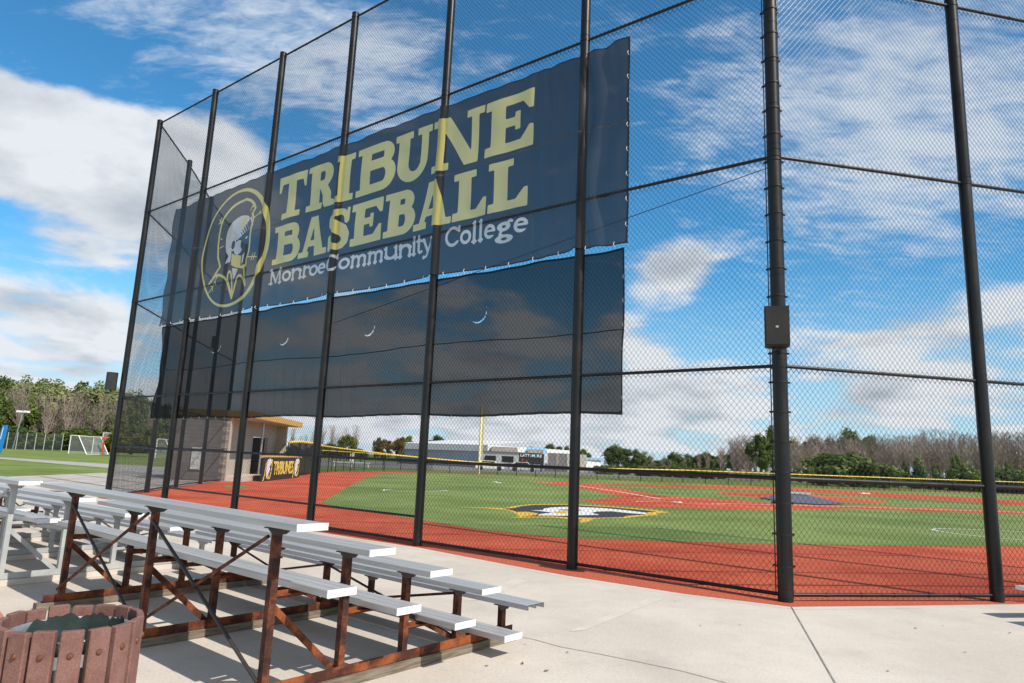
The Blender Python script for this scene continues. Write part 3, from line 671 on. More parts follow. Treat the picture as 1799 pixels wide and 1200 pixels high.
S0, S1, ZB0, ZB1 = 1.90, 16.88, 4.985, 8.52
def text_fields(S, Z):
    ye = np.full(S.shape, 1e9); wh = ye.copy()
    r1 = [('T', 7.24, 8.32), ('R', 8.39, 9.46), ('I', 9.49, 10.06), ('B', 10.16, 11.42), ('U', 11.37, 12.45), ('N', 12.50, 13.82), ('E', 13.86, 14.97)]
    r2 = [('B', 7.22, 8.30), ('A', 8.26, 9.30), ('S', 9.34, 10.06), ('E', 10.11, 11.12), ('B', 11.19, 12.10), ('A', 12.07, 13.09), ('L', 13.12, 13.95), ('L', 14.00, 14.89)]
    for ch, a, b in r1: ye = np.minimum(ye, glyph(ch, S, Z, a, b, 7.13, 8.24, .33, .20, .15))
    for ch, a, b in r2: ye = np.minimum(ye, glyph(ch, S, Z, a, b, 6.01, 6.97, .31, .18, .14))
    r3 = [('M', 7.18, 7.70, .37), ('o', 7.73, 8.07, .27), ('n', 8.08, 8.50, .27), ('r', 8.49, 8.78, .27), ('o', 8.75, 9.07, .27), ('e', 9.07, 9.36, .27), ('C', 9.37, 9.79, .39), ('o', 9.82, 10.17, .27), ('m', 10.17, 10.73, .27), ('m', 10.72, 11.26, .27),
          ('u', 11.25, 11.69, .27), ('n', 11.68, 12.06, .27), ('i', 12.06, 12.19, .38), ('t', 12.17, 12.38, .36), ('y', 12.34, 12.70, .27), ('C', 12.97, 13.36, .40), ('o', 13.36, 13.63, .28), ('l', 13.63, 13.77, .40), ('l', 13.79, 13.93, .40), ('e', 13.95, 14.22, .28), ('g', 14.25, 14.60, .27), ('e', 14.63, 14.94, .28)]
    for ch, a, b, hh in r3: wh = np.minimum(wh, glyph(ch, S, Z, a, b, 5.52, 5.52 + hh, .066, .042, .04))
    # round emblem of a plumed helmet
    cx, cz, rr = 5.42, 6.76, 1.60
    ringw = sd_ell(S, Z, cx, cz, rr, rr)
    inner = sd_ell(S, Z, cx - .05, cz, rr - .125, rr - .075)
    e_y = np.maximum(ringw, -inner)
    e_y = U(e_y, sd_line(S, Z, [(4.31, 5.88), (4.60, 6.12), (4.86, 6.31), (4.68, 6.60), (4.60, 6.95), (4.60, 7.21), (4.66, 7.48), (4.75, 7.66), (4.90, 7.80), (5.07, 7.91), (5.25, 7.98), (5.46, 8.01), (5.75, 8.02), (5.97, 7.94), (6.14, 7.82), (6.24, 7.68), (6.12, 7.56), (6.22, 7.41), (6.15, 7.2), (6.11, 6.95), (6.12, 6.75), (6.12, 6.55), (6.06, 6.35), (6.07, 6.18), (5.90, 6.18)], .075))
    e_y = U(e_y, sd_line(S, Z, [(4.31, 5.88), (4.62, 6.08), (4.80, 6.10), (4.94, 6.06), (5.12, 5.98), (5.27, 5.85), (5.45, 5.55), (5.57, 5.38), (5.63, 5.65), (5.69, 5.88), (5.77, 5.95), (5.87, 5.94), (5.98, 5.85), (6.1, 5.66), (6.03, 5.92), (5.98, 6.15), (5.85, 6.17)], .07))
    e_y = U(e_y, sd_line(S, Z, [(5.56, 5.42), (5.35, 5.75), (5.26, 5.93), (5.26, 6.05), (5.31, 6.12), (5.38, 6.10), (5.44, 5.99), (5.50, 5.75), (5.56, 5.42)], .06))
    for l in ([(4.55, 7.68), (4.62, 7.58), (4.72, 7.52)], [(4.52, 7.56), (4.62, 7.58)], [(4.66, 7.72), (4.62, 7.58)], [(6.22, 7.41), (6.42, 7.48), (6.62, 7.50)], [(6.5, 7.56), (6.45, 7.48)], [(6.10, 6.40), (6.35, 6.36), (6.62, 6.33)], [(6.35, 6.46), (6.30, 6.28)], [(6.45, 6.46), (6.40, 6.28)],
              [(4.35, 5.62), (4.55, 5.80), (4.70, 6.02), (4.82, 6.08)], [(4.45, 5.84), (4.55, 5.80), (4.56, 5.68)], [(4.58, 5.96), (4.66, 5.93), (4.70, 5.84)], [(4.68, 7.12), (4.78, 7.08)], [(4.70, 6.85), (4.88, 6.88)], [(6.04, 7.72), (6.18, 7.78)], [(6.00, 7.66), (6.10, 7.82)]):
        e_y = U(e_y, sd_line(S, Z, l, .03))
    helm = sd_poly(S, Z, [(5.07, 6.35), (5.20, 6.55), (5.06, 6.68), (5.00, 6.84), (4.97, 7.02), (4.99, 7.2), (5.07, 7.36), (5.21, 7.48), (5.40, 7.56), (5.59, 7.59), (5.80, 7.57), (5.98, 7.51), (6.02, 7.44), (5.40, 7.00), (5.31, 7.03), (5.22, 6.93), (5.19, 6.81), (5.24, 6.70), (5.30, 6.66), (5.32, 6.38)])
    visor = sd_poly(S, Z, [(6.10, 7.49), (6.24, 7.22), (5.48, 6.94), (5.42, 7.00)])
    for k in range(6):
        f0 = .34 + k * .11; a = np.array([5.42, 6.98]) * (1 - f0) + np.array([6.12, 7.42]) * f0; b = np.array([5.50, 6.95]) * (1 - f0) + np.array([6.20, 7.26]) * f0
        visor = np.maximum(visor, -sd_line(S, Z, [tuple(a), tuple(b)], .03 + .012 * k))
    face = np.maximum(sd_ell(S, Z, 5.60, 6.73, .20, .20), -sd_ell(S, Z, 5.86, 6.80, .17, .16))
    strap = np.maximum(sd_ell(S, Z, 5.34, 6.84, .13, .17), -sd_ell(S, Z, 5.34, 6.84, .085, .12))
    neck = sd_poly(S, Z, [(5.44, 6.20), (5.72, 6.13), (5.55, 5.84)]); eye = sd_poly(S, Z, [(5.82, 6.93), (6.0, 6.99), (5.97, 6.91)])
    cheek = sd_poly(S, Z, [(5.32, 6.62), (5.46, 6.55), (5.62, 6.52), (5.79, 6.48), (5.82, 6.14), (5.60, 6.19), (5.38, 6.28)])
    side = sd_poly(S, Z, [(5.84, 6.48), (5.93, 6.56), (5.90, 6.30), (5.85, 6.24)])
    gold = sd_poly(S, Z, [(5.78, 7.52), (5.96, 7.46), (5.70, 7.24), (5.64, 7.30)])
    e_w = np.maximum(U(helm, visor, face, strap, neck, eye, side), -gold)
    return U(ye, e_y, cheek, gold), U(wh, e_w)

def drape(S, Z, kind):
    d = np.full(S.shape, .035 if kind == 'banner' else -.075)
    if kind == 'banner':
        for i, sp in enumerate(S_POST):
            q = np.clip(1 - ((S - sp) / .106) ** 2, 0, 1); d = np.maximum(d, .106 * np.sqrt(q))
            d = np.maximum(d, .035 + .03 * np.exp(-np.abs(S - sp) / .12))
        d += .010 * np.sin(S * 9 + 1.3 * np.sin(Z * 1.2)) * np.clip((np.sin(S * .9 + 1) + 1) / 2, 0, 1) * .8
        d += .012 * np.sin(S * 4.1 + Z * .9 + .5) * .6 + .008 * np.sin(Z * 5.3 + S * 1.1)
        k = np.exp(-((S - 16.2) / .5) ** 2); d += k * .040 * np.sin(S * 14 + 1.2 * np.sin(Z * 2.3))
        k = np.exp(-((S - 15.2) / .35) ** 2); d += k * .016 * np.sin(S * 19 + Z)
    else:
        d += .016 * np.sin(S * 8 + 1.1 * np.sin(Z * 2)) + .020 * np.sin(S * 3.3 + Z * 1.5)
        low = np.clip((3.65 - Z) / .3, 0, 1); d += low * .030 * np.sin(S * 17 + Z * 2.0 + 2 * np.sin(S))
        k = np.exp(-((S - 2.4) / .6) ** 2); d += k * .03 * np.sin(S * 9 + Z * 1.5)
    return d
def cloth(kind, s0, s1, z0, z1, step, stepz, names, mats, parent, topf, botf, fields, hem=.05):
    ns, nz = int((s1 - s0) / step), int((z1 - z0) / stepz)
    ls, lz = np.linspace(s0, s1, ns + 1), np.linspace(0, 1, nz + 1)
    S, T = np.meshgrid(ls, lz, indexing='ij')
    bot, top = botf(S), topf(S)
    Z = bot + (top - bot) * T
    Sx = S + (.03 * np.sin(Z * 6.1) + .02 * np.sin(Z * 2.2)) * np.clip(1 - (S - s0) / 1.0, 0, 1)
    Dp = drape(S, Z, kind)
    XY = P0[None, None, :] + DD * Sx[..., None] + NN * Dp[..., None]
    V3 = np.concatenate([XY, Z[..., None]], -1)
    F_ = fields(S, Z)
    edge_d = np.minimum(np.minimum(S - s0, s1 - S), np.minimum(Z - bot, top - Z))
    bufs = [([], []) for _ in names]
    hemi = len(names) - 1
    def emit(k, pts):
        v, f = bufs[k]; o = len(v); v.extend(tuple(map(float, p)) for p in pts); f.append(tuple(range(o, o + len(pts))))
    def clip(poly, vals):                    # -> inside part, outside part with their indices
        ins, outs = [], []; n = len(poly)
        for i in range(n):
            a, b = poly[i], poly[(i + 1) % n]; va, vb = a[1], b[1]
            (ins if va[vals] < 0 else outs).append(a)
            if (va[vals] < 0) != (vb[vals] < 0):
                t = va[vals] / (va[vals] - vb[vals]); c = (a[0] + (b[0] - a[0]) * t, va + (vb - va) * t); ins.append(c); outs.append(c)
        return ins, outs
    nf = len(F_)
    ST = np.stack(F_, -1) if nf else np.zeros(S.shape + (0,))
    # whole cells share vertices per layer
    vidx = [dict() for _ in names]
    for i in range(ns):
        for j in range(nz):
            ids = ((i, j), (i + 1, j), (i + 1, j + 1), (i, j + 1))
            if edge_d[i, j] < hem and edge_d[i + 1, j + 1] < hem * 1.01:
                k = hemi; whole = True
            else:
                k = 0; whole = True
                for q in range(nf):
                    c = [ST[a][q] < 0 for a in ids]
                    if all(c): k = q + 1; break
                    if any(c): whole = False; break
            if whole:
                if k == 99: continue
                v, f = bufs[k]; idx = []
                for a in ids:
                    if a not in vidx[k]: vidx[k][a] = len(v); v.append(tuple(V3[a]))
                    idx.append(vidx[k][a])
                f.append(tuple(idx)); continue
            poly = [(V3[a], ST[a]) for a in ids]
            for q in range(nf):
                ins, poly = clip(poly, q)
                if len(ins) >= 3: emit(q + 1, [p[0] for p in ins])
                if len(poly) < 3: break
            if len(poly) >= 3: emit(0, [p[0] for p in poly])
    res = []
    for k, (nm, mm) in enumerate(zip(names, mats)):
        if nm is None: continue
        me = bpy.data.meshes.new(nm); me.from_pydata(bufs[k][0], [], bufs[k][1]); me.materials.append(mm)
        me.polygons.foreach_set('use_smooth', [True] * len(me.polygons)); me.update()
        o = bpy.data.objects.new(nm, me); COL.objects.link(o); o.parent = parent; res.append(o)
    return res
ban = empty('hanging_banner', (0, 0, 0), 0, 'dark mesh banner with yellow TRIBUNE BASEBALL lettering and helmet emblem on the backstop', 'banner')
def postdip(S): 
    return sum(np.exp(-((S - sp) / .16) ** 2) for sp in S_POST)
cloth('banner', S0, S1, ZB0, ZB1, .018, .026, ['banner_cloth', 'yellow_lettering', 'white_lettering', 'seam', 'hem'], [K['banner'], K['banner_yellow'], K['banner_white'], K['banner_seam'], K['banner_hem']], ban,
      lambda S: ZB1 + .018 * np.sin(S * 4.2) * np.clip(np.sin(S * .8) + .4, 0, 1) + .008 * np.sin(S * 11) - .05 * np.clip(1 - (S - S0) / 5, 0, 1),
      lambda S: ZB0 + .018 * np.sin(S * 2.0 + 1) + .02 * postdip(S), lambda S, Z: (*text_fields(S, Z), np.abs(Z - 7.05 - .02 * np.sin(S * .9)) - .016), .045)
scr = empty('wind_screen', (0, 0, 0), 0, 'long plain black wind screen hung below the lettered banner', 'wind screen')
def moon_fields(S, Z):
    f = np.full(S.shape, 1e9)
    for sx in (4.87, 7.88, 10.81, 13.81):
        m = np.maximum(sd_ell(S, Z, sx, 4.22, .22, .22), -sd_ell(S, Z, sx - .012, 4.240, .214, .214)); f = np.minimum(f, np.maximum(m, Z - 4.30))
    seam = np.abs(Z - 3.66 - .03 * np.sin(S * 1.1)) - .012
    return f, seam
cloth('screen', 1.92, 16.77, 2.32, 4.93, .03, .02, ['screen_cloth', None, 'seam', 'hem'], [K['screen'], None, K['screen_hem'], K['screen_hem']], scr,
      lambda S: 4.962 + .008 * np.sin(S * 2.6), lambda S: 2.33 + .02 * np.sin(S * 1.7), moon_fields, .05)

def tie_row(parent, pts, off):
    src = None
    for s_, z_ in pts:
        if src is None:
            mb = MB(); a_ = Vector((*(NN * .02), 0)); mb.tube((0, 0, .018), a_ + Vector((0, 0, -.03)), .0045, n=5); mb.tube(a_ + Vector((0, 0, -.03)), (*(-NN * .03), -.045), .0045, n=5)
            src = o = mb.build('tie', K['white'], parent)
        else:
            o = src.copy(); COL.objects.link(o)
        o.location = (*bs(s_, off), z_)
tie_row(scr, [(2.1 + .40 * k, 2.335 + .02 * math.sin((2.1 + .4 * k) * 1.7)) for k in range(37)] + [(16.755, 2.6 + .38 * k) for k in range(6)], -.072)
tie_row(ban, [(2.1 + .52 * k, ZB0 + .022 * math.sin((2.1 + .52 * k) * 2.0 + 1) + .016) for k in range(29)] + [(16.865, 5.3 + .42 * k) for k in range(8)], .075)

# ------------------------------------------------------------------ loudspeakers
def speaker(loc, rz, z0, label, badge):
    r_ = empty('loudspeaker', (loc[0], loc[1], z0), rz, label, 'loudspeaker', 'loudspeakers on the fence posts')
    mb = MB(); w, d, h = .30, .24, .52
    pr = [(-w / 2, 0, 0), (w / 2, 0, 0), (w / 2 * .98, -d * .55, 0), (w * .36, -d, 0), (-w * .36, -d, 0), (-w / 2 * .98, -d * .55, 0)]
    mb.prism(pr, (0, 0, h)); mb.build('cabinet', K['speaker'], r_)
    mb = MB(); mb.prism([(-w / 2 + .015, .001, .02), (w / 2 - .015, .001, .02), (w / 2 - .015, .001, h - .02), (-w / 2 + .015, .001, h - .02)], (0, .012, 0)); mb.build('back_plate', K['black'], r_)
    mb = MB(); mb.box((0, -d / 2, -.028), (.05, .05, .056)); mb.beam((0, -d / 2, -.05), (badge[0], badge[1], -.05), .04, .012); mb.build('bracket', K['black_metal'], r_)
    return r_
c = P6 + np.array([-.41, -.912]) * .37 + np.array([.0, .0])
s1 = speaker(c, math.atan2(-.912, -.41) + math.pi / 2 + .12 + math.pi, 3.15, 'black loudspeaker box on the thick corner post right of the banner', (.05, -.1))
mb = MB(); mb.box((.0, .014, .245), (.035, .006, .025)); mb.build('badge', K['grey_steel'], s1)
c = P0 + np.array([-.30, -.12])
speaker(c, R(35), 3.15, 'dark loudspeaker sticking out left of the end post of the backstop', (.30, .02))
speaker((-13.25, 30.2), R(-80), 6.0, 'dim loudspeaker on a wing post seen through the wind screen', (-.2, .1))

# ------------------------------------------------------------------ bleachers
def make_bleacher(loc, rz, style, label):
    root = empty('bleacher', (*loc, 0), rz, label, 'bleacher', 'aluminium bleachers on the concrete')
    A = K['rust'] if style == 'rust' else K['grey_steel']; A2 = K['rust_orange'] if style == 'rust' else K['grey_steel']; A3 = K['dark_steel'] if style == 'rust' else K['grey_steel']
    P = lambda s, t, z: (-s, t, z)
    FR = [0.05, 1.86, 3.68]
    def plank(name, s0, s1, t0, z, w=.223, h=.042, cap=True):
        n = 3; prof = []                       # grooved top, open channel below
        top = []
        for k in range(n):
            a, b = t0 + w * k / n, t0 + w * (k + 1) / n
            top += [(a + .004, z + h), (b - .004, z + h)]
            if k < n - 1: top += [(b - .002, z + h - .006), (b + .002, z + h - .006)]
        prof = [(t0, z), (t0, z + h - .004)] + top + [(t0 + w, z + h - .004), (t0 + w, z), (t0 + w - .004, z), (t0 + w - .004, z + h - .010), (t0 + w / 2 + .002, z + h - .010), (t0 + w / 2 + .002, z + .006), (t0 + w / 2 - .002, z + .006), (t0 + w / 2 - .002, z + h - .010), (t0 + .004, z + h - .010), (t0 + .004, z)]
        mb = MB(); m = len(prof)
        vs = [P(s0, a, b) for a, b in prof] + [P(s1, a, b) for a, b in prof]
        mb.add(vs, [(i, (i + 1) % m, m + (i + 1) % m, m + i) for i in range(m)])
        ob = mb.build(name, K['alu'], root)
        for se, sg in ((s0, -1), (s1, 1)):
            if not cap and sg < 0: continue
            mb = MB(); c_ = P(se + sg * .003, t0 + w / 2, z + h / 2); mb.box(c_, (.008, w + .004, h + .003)); mb.build('end_cap', K['cap'], ob)
    for k in range(5):
        plank('seat_plank', -.288 - (.02 if k == 4 else 0), 4.50, -.032 + .576 * k, 1.095 - .191 * k, cap=k != 4)
    for k in range(4):
        plank('foot_plank', -.345, 4.50, .19 + .579 * k, .689 - .182 * k, w=.22, h=.045)
    for fi, fs in enumerate(FR):
        for k in range(5):
            zt = 1.092 - .191 * k; t = .05 + .576 * k; zb = .075
            mb = MB()
            mb.box(P(fs, t - .022, (zt + zb) / 2), (.052, .006, zt - zb)); mb.box(P(fs - .023, t + .003, (zt + zb) / 2), (.006, .044, zt - zb))
            mb.build('upright', A, root)
            mb = MB(); mb.prism([P(fs - .02, t - .09, zt), P(fs - .02, t + .12, zt), P(fs - .02, t + .05, zt - .05), P(fs - .02, t - .045, zt - .05)], (.008, 0, 0)); mb.box(P(fs, t + .015, zt - .004), (.05, .20, .006)); mb.build('seat_bracket', A3, root)
            if k < 4:
                zf = .686 - .182 * k
                mb = MB(); mb.box(P(fs + .012, t + .31, zf - .03), (.045, .60, .006)); mb.box(P(fs + .032, t + .31, zf - .03), (.006, .60, .05)); mb.build('foot_support', A2, root)
        mb = MB(); mb.box(P(fs, 1.18, .072), (.055, 2.58, .006)); mb.box(P(fs - .03, 1.18, .104), (.006, 2.58, .065)); mb.build('base_rail', A2, root)
        mb = MB(); mb.box(P(fs - .005, 1.17, .034), (.10, 2.66, .064)); mb.build('timber_sleeper', K['wood'] if style == 'rust' else K['concrete_pale'], root)
        mb = MB(); mb.beam(P(fs + .04, .05, .62), P(fs + .04, .60, .11), .045, .008, (1, 0, 0)); mb.build('diagonal_brace', A2, root)
        mb = MB(); mb.beam(P(fs + .04, 1.22, .40), P(fs + .04, 1.78, .12), .035, .006, (1, 0, 0)); mb.build('diagonal_brace', A, root)
    for a, b in ((0, 1), (1, 2)):
        for (za, zb) in ((1.03, .18), (.14, .98)):
            mb = MB(); o_ = .012 if za < zb else -.012
            mb.tube(P(FR[a] + .02, .012 + o_, za), P(FR[b] - .02, .012 + o_, zb), .013, n=8); mb.build('cross_brace', A if za > zb and style == 'rust' else A3, root, True)
        for (za, zb) in ((.48, .14), (.14, .48)):
            mb = MB(); o_ = .012 if za < zb else -.012
            mb.tube(P(FR[a] + .02, 1.76 + o_, za), P(FR[b] - .02, 1.76 + o_, zb), .011, n=8); mb.build('cross_brace', A, root, True)
    return root
ANG = math.atan2(-.644, .765)
make_bleacher((-1.467, 4.50), ANG, 'rust', 'aluminium bleacher on rusty brown frames, nearest the red slatted bin')
make_bleacher((-5.4606, 7.6944), ANG + .0669, 'grey', 'aluminium bleacher on pale grey painted frames behind the rusty one')
bl3 = make_bleacher((-9.75, 11.55), ANG + .02, 'rust', 'rust framed bleacher beyond the grey framed one near the far end of the backstop')
make_bleacher((10.98, 6.80), math.atan2(CC[1], CC[0]), 'rust', 'bleacher at the right edge whose seat end and shadow just show')

# ------------------------------------------------------------------ slatted litter bin
can = empty('litter_bin', (-1.93, 3.245, 0), 0, 'round litter bin of reddish brown plastic slats with a torn dark green liner', 'litter bin')
NS = 17; RB = .272
for k in range(NS):
    t = 2 * math.pi * (k + .3) / NS; c_, s_ = math.cos(t), math.sin(t)
    rot = Matrix.Rotation(t + random.uniform(-.03, .03), 3, 'Z'); hh = .80 + random.uniform(-.006, .006)
    mb = MB(); w_, d_ = .084, .030; b_ = .004; z0, z1 = .04, hh
    pr = [(-d_ / 2, -w_ / 2), (d_ / 2 - b_, -w_ / 2), (d_ / 2, -w_ / 2 + b_), (d_ / 2, w_ / 2 - b_), (d_ / 2 - b_, w_ / 2), (-d_ / 2, w_ / 2)]
    vs = []
    for zz_, k_ in ((z0, 1), (z1 - b_, 1), (z1, .9)):
        for a_, bb in pr:
            p = rot @ Vector((a_ * k_, bb * k_, 0)); vs.append((p.x + RB * c_, p.y + RB * s_, zz_))
    m = len(pr)
    mb.add(vs, [(q * m + i, q * m + (i + 1) % m, (q + 1) * m + (i + 1) % m, (q + 1) * m + i) for q in range(2) for i in range(m)] + [tuple(range(2 * m, 3 * m)), tuple(range(m - 1, -1, -1))])
    sl = mb.build('slat', K['slat'], can)
    for zb in (.705, .14):
        mb = MB(); mb.lathe([(.0125, 0), (.0125, .003), (.009, .008), (0, .010)], 12)
        bo = mb.build('bolt', K['bolt'], sl, True); bo.matrix_local = Matrix.Translation((c_ * (RB + d_ / 2), s_ * (RB + d_ / 2), zb)) @ Matrix.Rotation(t, 4, 'Z') @ Matrix.Rotation(math.pi / 2, 4, 'Y')
for zb in (.67, .14):
    mb = MB(); n = 40; vs = []
    for r_, zz_ in ((RB - .0165, zb - .025), (RB - .0165, zb + .025), (RB - .021, zb + .025), (RB - .021, zb - .025)):
        vs += [(r_ * math.cos(6.2832 * i / n), r_ * math.sin(6.2832 * i / n), zz_) for i in range(n)]
    mb.add(vs, [(q * n + i, q * n + (i + 1) % n, ((q + 1) % 4) * n + (i + 1) % n, ((q + 1) % 4) * n + i) for q in range(4) for i in range(n)]); mb.build('hoop', K['galv'], can, True)
mb = MB(); mb.lathe([(.0, .06), (.205, .06), (.222, .70), (.236, .745), (.243, .752), (.245, .745), (.236, .735), (.226, .69), (.210, .07)], 48); mb.build('steel_can', K['galv'], can, True)
mb = MB(); n = 96; vs = []
tops = []
for i in range(n):
    t = 2 * math.pi * i / n
    front = (math.sin(t) + 1) / 2
    sn = math.sin(t)
    z = .757 + .016 * random.random() - .010 * (i % 5 == 0) + .008 * math.sin(t * 9) if sn > .25 else .700 + (.057 * max(0, sn) / .25) + .010 * random.random()
    tops.append(z)
for rr_, zf in ((.198, lambda i: .10), (.212, lambda i: .66), (.216, lambda i: tops[i]), (.2135, lambda i: tops[i]), (.208, lambda i: .66), (.194, lambda i: .11)):
    vs += [(rr_ * math.cos(6.2832 * i / n), rr_ * math.sin(6.2832 * i / n), zf(i)) for i in range(n)]
mb.add(vs, [(q * n + i, q * n + (i + 1) % n, (q + 1) * n + (i + 1) % n, (q + 1) * n + i) for q in range(5) for i in range(n)]); mb.build('torn_liner', K['liner'], can)

leaf_src = None
for k, (px, py) in enumerate([(855, 1171), (918, 1167), (922, 1133), (997, 1147), (960, 1180), (1186, 1057), (1231, 1100), (1609, 1105), (1657, 1100), (1695, 1147), (1774, 1113), (1300, 1099), (1560, 1180), (640, 1190)]):
    if leaf_src is None:
        mb = MB(); pr = [(-.022, 0, .004), (-.010, .011, .010), (.010, .009, .007), (.024, -.002, .012), (.008, -.010, .005), (-.012, -.009, .009)]
        mb.add(pr + [(0, 0, .004)], [(i, (i + 1) % 6, 6) for i in range(6)])
        leaf_src = o = mb.build('dead_leaf', K['bark'])
        tag(o, 'small curled dead leaf lying on the pale concrete', 'leaf', 'dead leaves on the concrete')
    else:
        o = leaf_src.copy(); COL.objects.link(o)
    g_ = gp(px, py); o.location = (g_[0], g_[1], .003); o.rotation_euler = (0, 0, k * 1.7); o.scale = (.75 + .25 * math.sin(k * 2.1),) * 3

# ------------------------------------------------------------------ text helper (flat raised letters)
def text(name, s, size, m, parent, loc, rot, sx=1.0, bold=0.0, spacing=1.0):
    cu = bpy.data.curves.new(name, 'FONT'); cu.body = s; cu.size = size; cu.extrude = .01; cu.offset = bold; cu.space_character = spacing; cu.align_x = 'CENTER'; cu.align_y = 'CENTER'
    tmp = bpy.data.objects.new(name, cu); COL.objects.link(tmp)
    me = bpy.data.meshes.new_from_object(tmp.evaluated_get(bpy.context.evaluated_depsgraph_get())); me.name = name
    bpy.data.objects.remove(tmp)
    me.materials.clear(); me.materials.append(m)
    o = bpy.data.objects.new(name, me); COL.objects.link(o); o.parent = parent
    o.matrix_local = Matrix.Translation(loc) @ rot @ Matrix.Diagonal((sx, 1, 1, 1))
    return o
def upright(ax):                             # letters standing up, reading along ground direction ax
    ax = Vector((ax[0], ax[1], 0)).normalized(); up = Vector((0, 0, 1)); n = ax.cross(up)
    return Matrix((ax, up, n)).transposed().to_4x4()

# ------------------------------------------------------------------ dugout
dg = empty('dugout', (-13.62, 33.6, 0), 0, 'pale dugout building with a yellow edged flat roof behind the left wing of the fence', 'dugout')
LW = 10.3; fd = Vector((-.072, .997, 0)); sd = Vector((-.997, -.072, 0))     # along the front; into the building
def Dp(a, b, z): v = fd * a + sd * b; return (v.x, v.y, z)
def dbox(mb, a0, a1, b0, b1, z0, z1): mb.prism([Dp(a0, b0, z0), Dp(a1, b0, z0), Dp(a1, b1, z0), Dp(a0, b1, z0)], (0, 0, z1 - z0))
def courses(mb, side):
    pass
mb = MB()
for k in range(15):                          # block courses of the dark grey end wall
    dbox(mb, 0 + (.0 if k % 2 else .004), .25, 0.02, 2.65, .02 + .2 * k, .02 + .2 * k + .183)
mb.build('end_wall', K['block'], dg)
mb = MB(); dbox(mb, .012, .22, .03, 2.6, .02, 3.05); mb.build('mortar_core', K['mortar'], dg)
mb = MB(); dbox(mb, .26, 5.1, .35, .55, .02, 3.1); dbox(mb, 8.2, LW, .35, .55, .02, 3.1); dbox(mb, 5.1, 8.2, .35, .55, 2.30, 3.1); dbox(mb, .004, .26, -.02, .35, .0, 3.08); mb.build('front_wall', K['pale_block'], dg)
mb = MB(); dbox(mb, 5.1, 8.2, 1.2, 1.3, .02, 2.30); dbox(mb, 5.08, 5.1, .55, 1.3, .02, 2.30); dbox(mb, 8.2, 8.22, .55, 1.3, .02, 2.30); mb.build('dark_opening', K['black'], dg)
mb = MB(); dbox(mb, LW - .3, LW, -.25, .35, .02, 3.08); mb.build('far_wing_wall', K['pale_block'], dg)
mb = MB(); dbox(mb, -.1, LW + .3, -1.03, 2.9, 3.10, 3.17); mb.build('soffit', K['soffit'], dg)
mb = MB()
dbox(mb, -.14, -.10, -1.08, 2.95, 3.12, 3.42); dbox(mb, -.10, LW + .3, -1.08, -1.035, 3.12, 3.42); dbox(mb, LW + .3, LW + .34, -1.08, 2.95, 3.12, 3.42)
mb.build('fascia', K['yellow'], dg)
mb = MB(); dbox(mb, -.1, LW + .3, -1.03, 2.9, 3.175, 3.43); mb.build('roof_slab', K['yellow'], dg)
mb = MB(); dbox(mb, .1, 4.6, -.75, .34, .0, .24); mb.build('dugout_step', K['concrete_pale'], dg)
p = Dp(4.9, -.2, 0); mb = MB(); mb.tube(p, (p[0], p[1], 3.10), .06, n=12); mb.build('roof_post', K['galv'], dg, True)
# notice on the end wall
nb = gp(346, 835); nc = Vector((-13.62, 33.6, 0)) + Vector(Dp(-.06, 1.45, 0))
no = empty('notice_board', (nc.x, nc.y, 1.05), 0, 'white notice with three lines of grey print tied in front of the dugout end wall', 'notice')
no_rot = upright(-sd)
mb = MB(); mb.prism([(no_rot @ Vector((a, b, 0))) for a, b in ((-.22, -.52), (.22, -.52), (.22, .52), (-.22, .52))], tuple(Vector((.0, -.02, 0)))); mb.build('sheet', K['white'], no)
mb = MB()
for ky in (.25, -.02, -.30):
    for kx in range(5):
        q0 = no_rot @ Vector((-.17 + kx * .075, ky - .08, .022)); q1 = no_rot @ Vector((-.12 + kx * .075, ky - .08, .022)); q2 = no_rot @ Vector((-.12 + kx * .075, ky + .08, .022)); q3 = no_rot @ Vector((-.17 + kx * .075, ky + .08, .022))
        mb.prism([q0, q0.lerp(q1, .35), q3.lerp(q2, .35), q3], (0, -.003, 0))
        if kx % 2: mb.prism([q0.lerp(q3, .8), q1.lerp(q2, .8), q2, q3], (0, -.004, 0))
mb.build('print', K['grey_steel'], no)
mb = MB(); mb.tube(no_rot @ Vector((.22, .5, 0)), no_rot @ Vector((.45, .7, 0)), .008, n=5); mb.tube(no_rot @ Vector((.22, -.5, 0)), no_rot @ Vector((.48, -.7, 0)), .008, n=5); mb.build('tie', K['white'], no)
# short padded rail with the team name
ta, tb = gp(458, 846), gp(524, 838.5)
tdir = (tb - ta)[:2]; TL = np.linalg.norm(tdir); tdir /= TL
tr = empty('padded_rail', (ta[0], ta[1], 0), 0, 'low black padded rail with yellow word TRIBUNES in front of the dugout', 'rail')
mb = MB(); mb.beam((0, 0, .60), (*(tdir * TL), .60), .08, 1.18); mb.build('pad', K['black'], tr)
mb = MB(); mb.tube((*(-tdir * .2), 1.24), (*(tdir * (TL + .2)), 1.24), .065, n=10); mb.build('top_bar', K['yellow'], tr, True)
tn = np.array([tdir[1], -tdir[0]])
rot = upright(tdir)
def tpt(f, z): return Vector((*(tdir * TL * f + tn * .046), z))
text('lettering', 'TRIBUNES', 1.0, K['yellow_cap'], tr, tpt(.515, .60), rot, .96, .018, 1.0)
mb = MB()
def flat(pts, k=.048, mi=0): mb.prism([Vector((*(tdir * TL * f + tn * k), z)) for f, z in pts], Vector((*(tn * .004), 0)), mi)
for f0 in (.135, .895):
    flat([(f0 - .045, 1.08), (f0 + .01, 1.16), (f0 + .055, 1.08), (f0 + .05, .88), (f0 + .015, .74), (f0 + .03, .55), (f0 + .01, .42), (f0 - .01, .3), (f0 - .045, .12), (f0 - .055, .4), (f0 - .06, .7)])
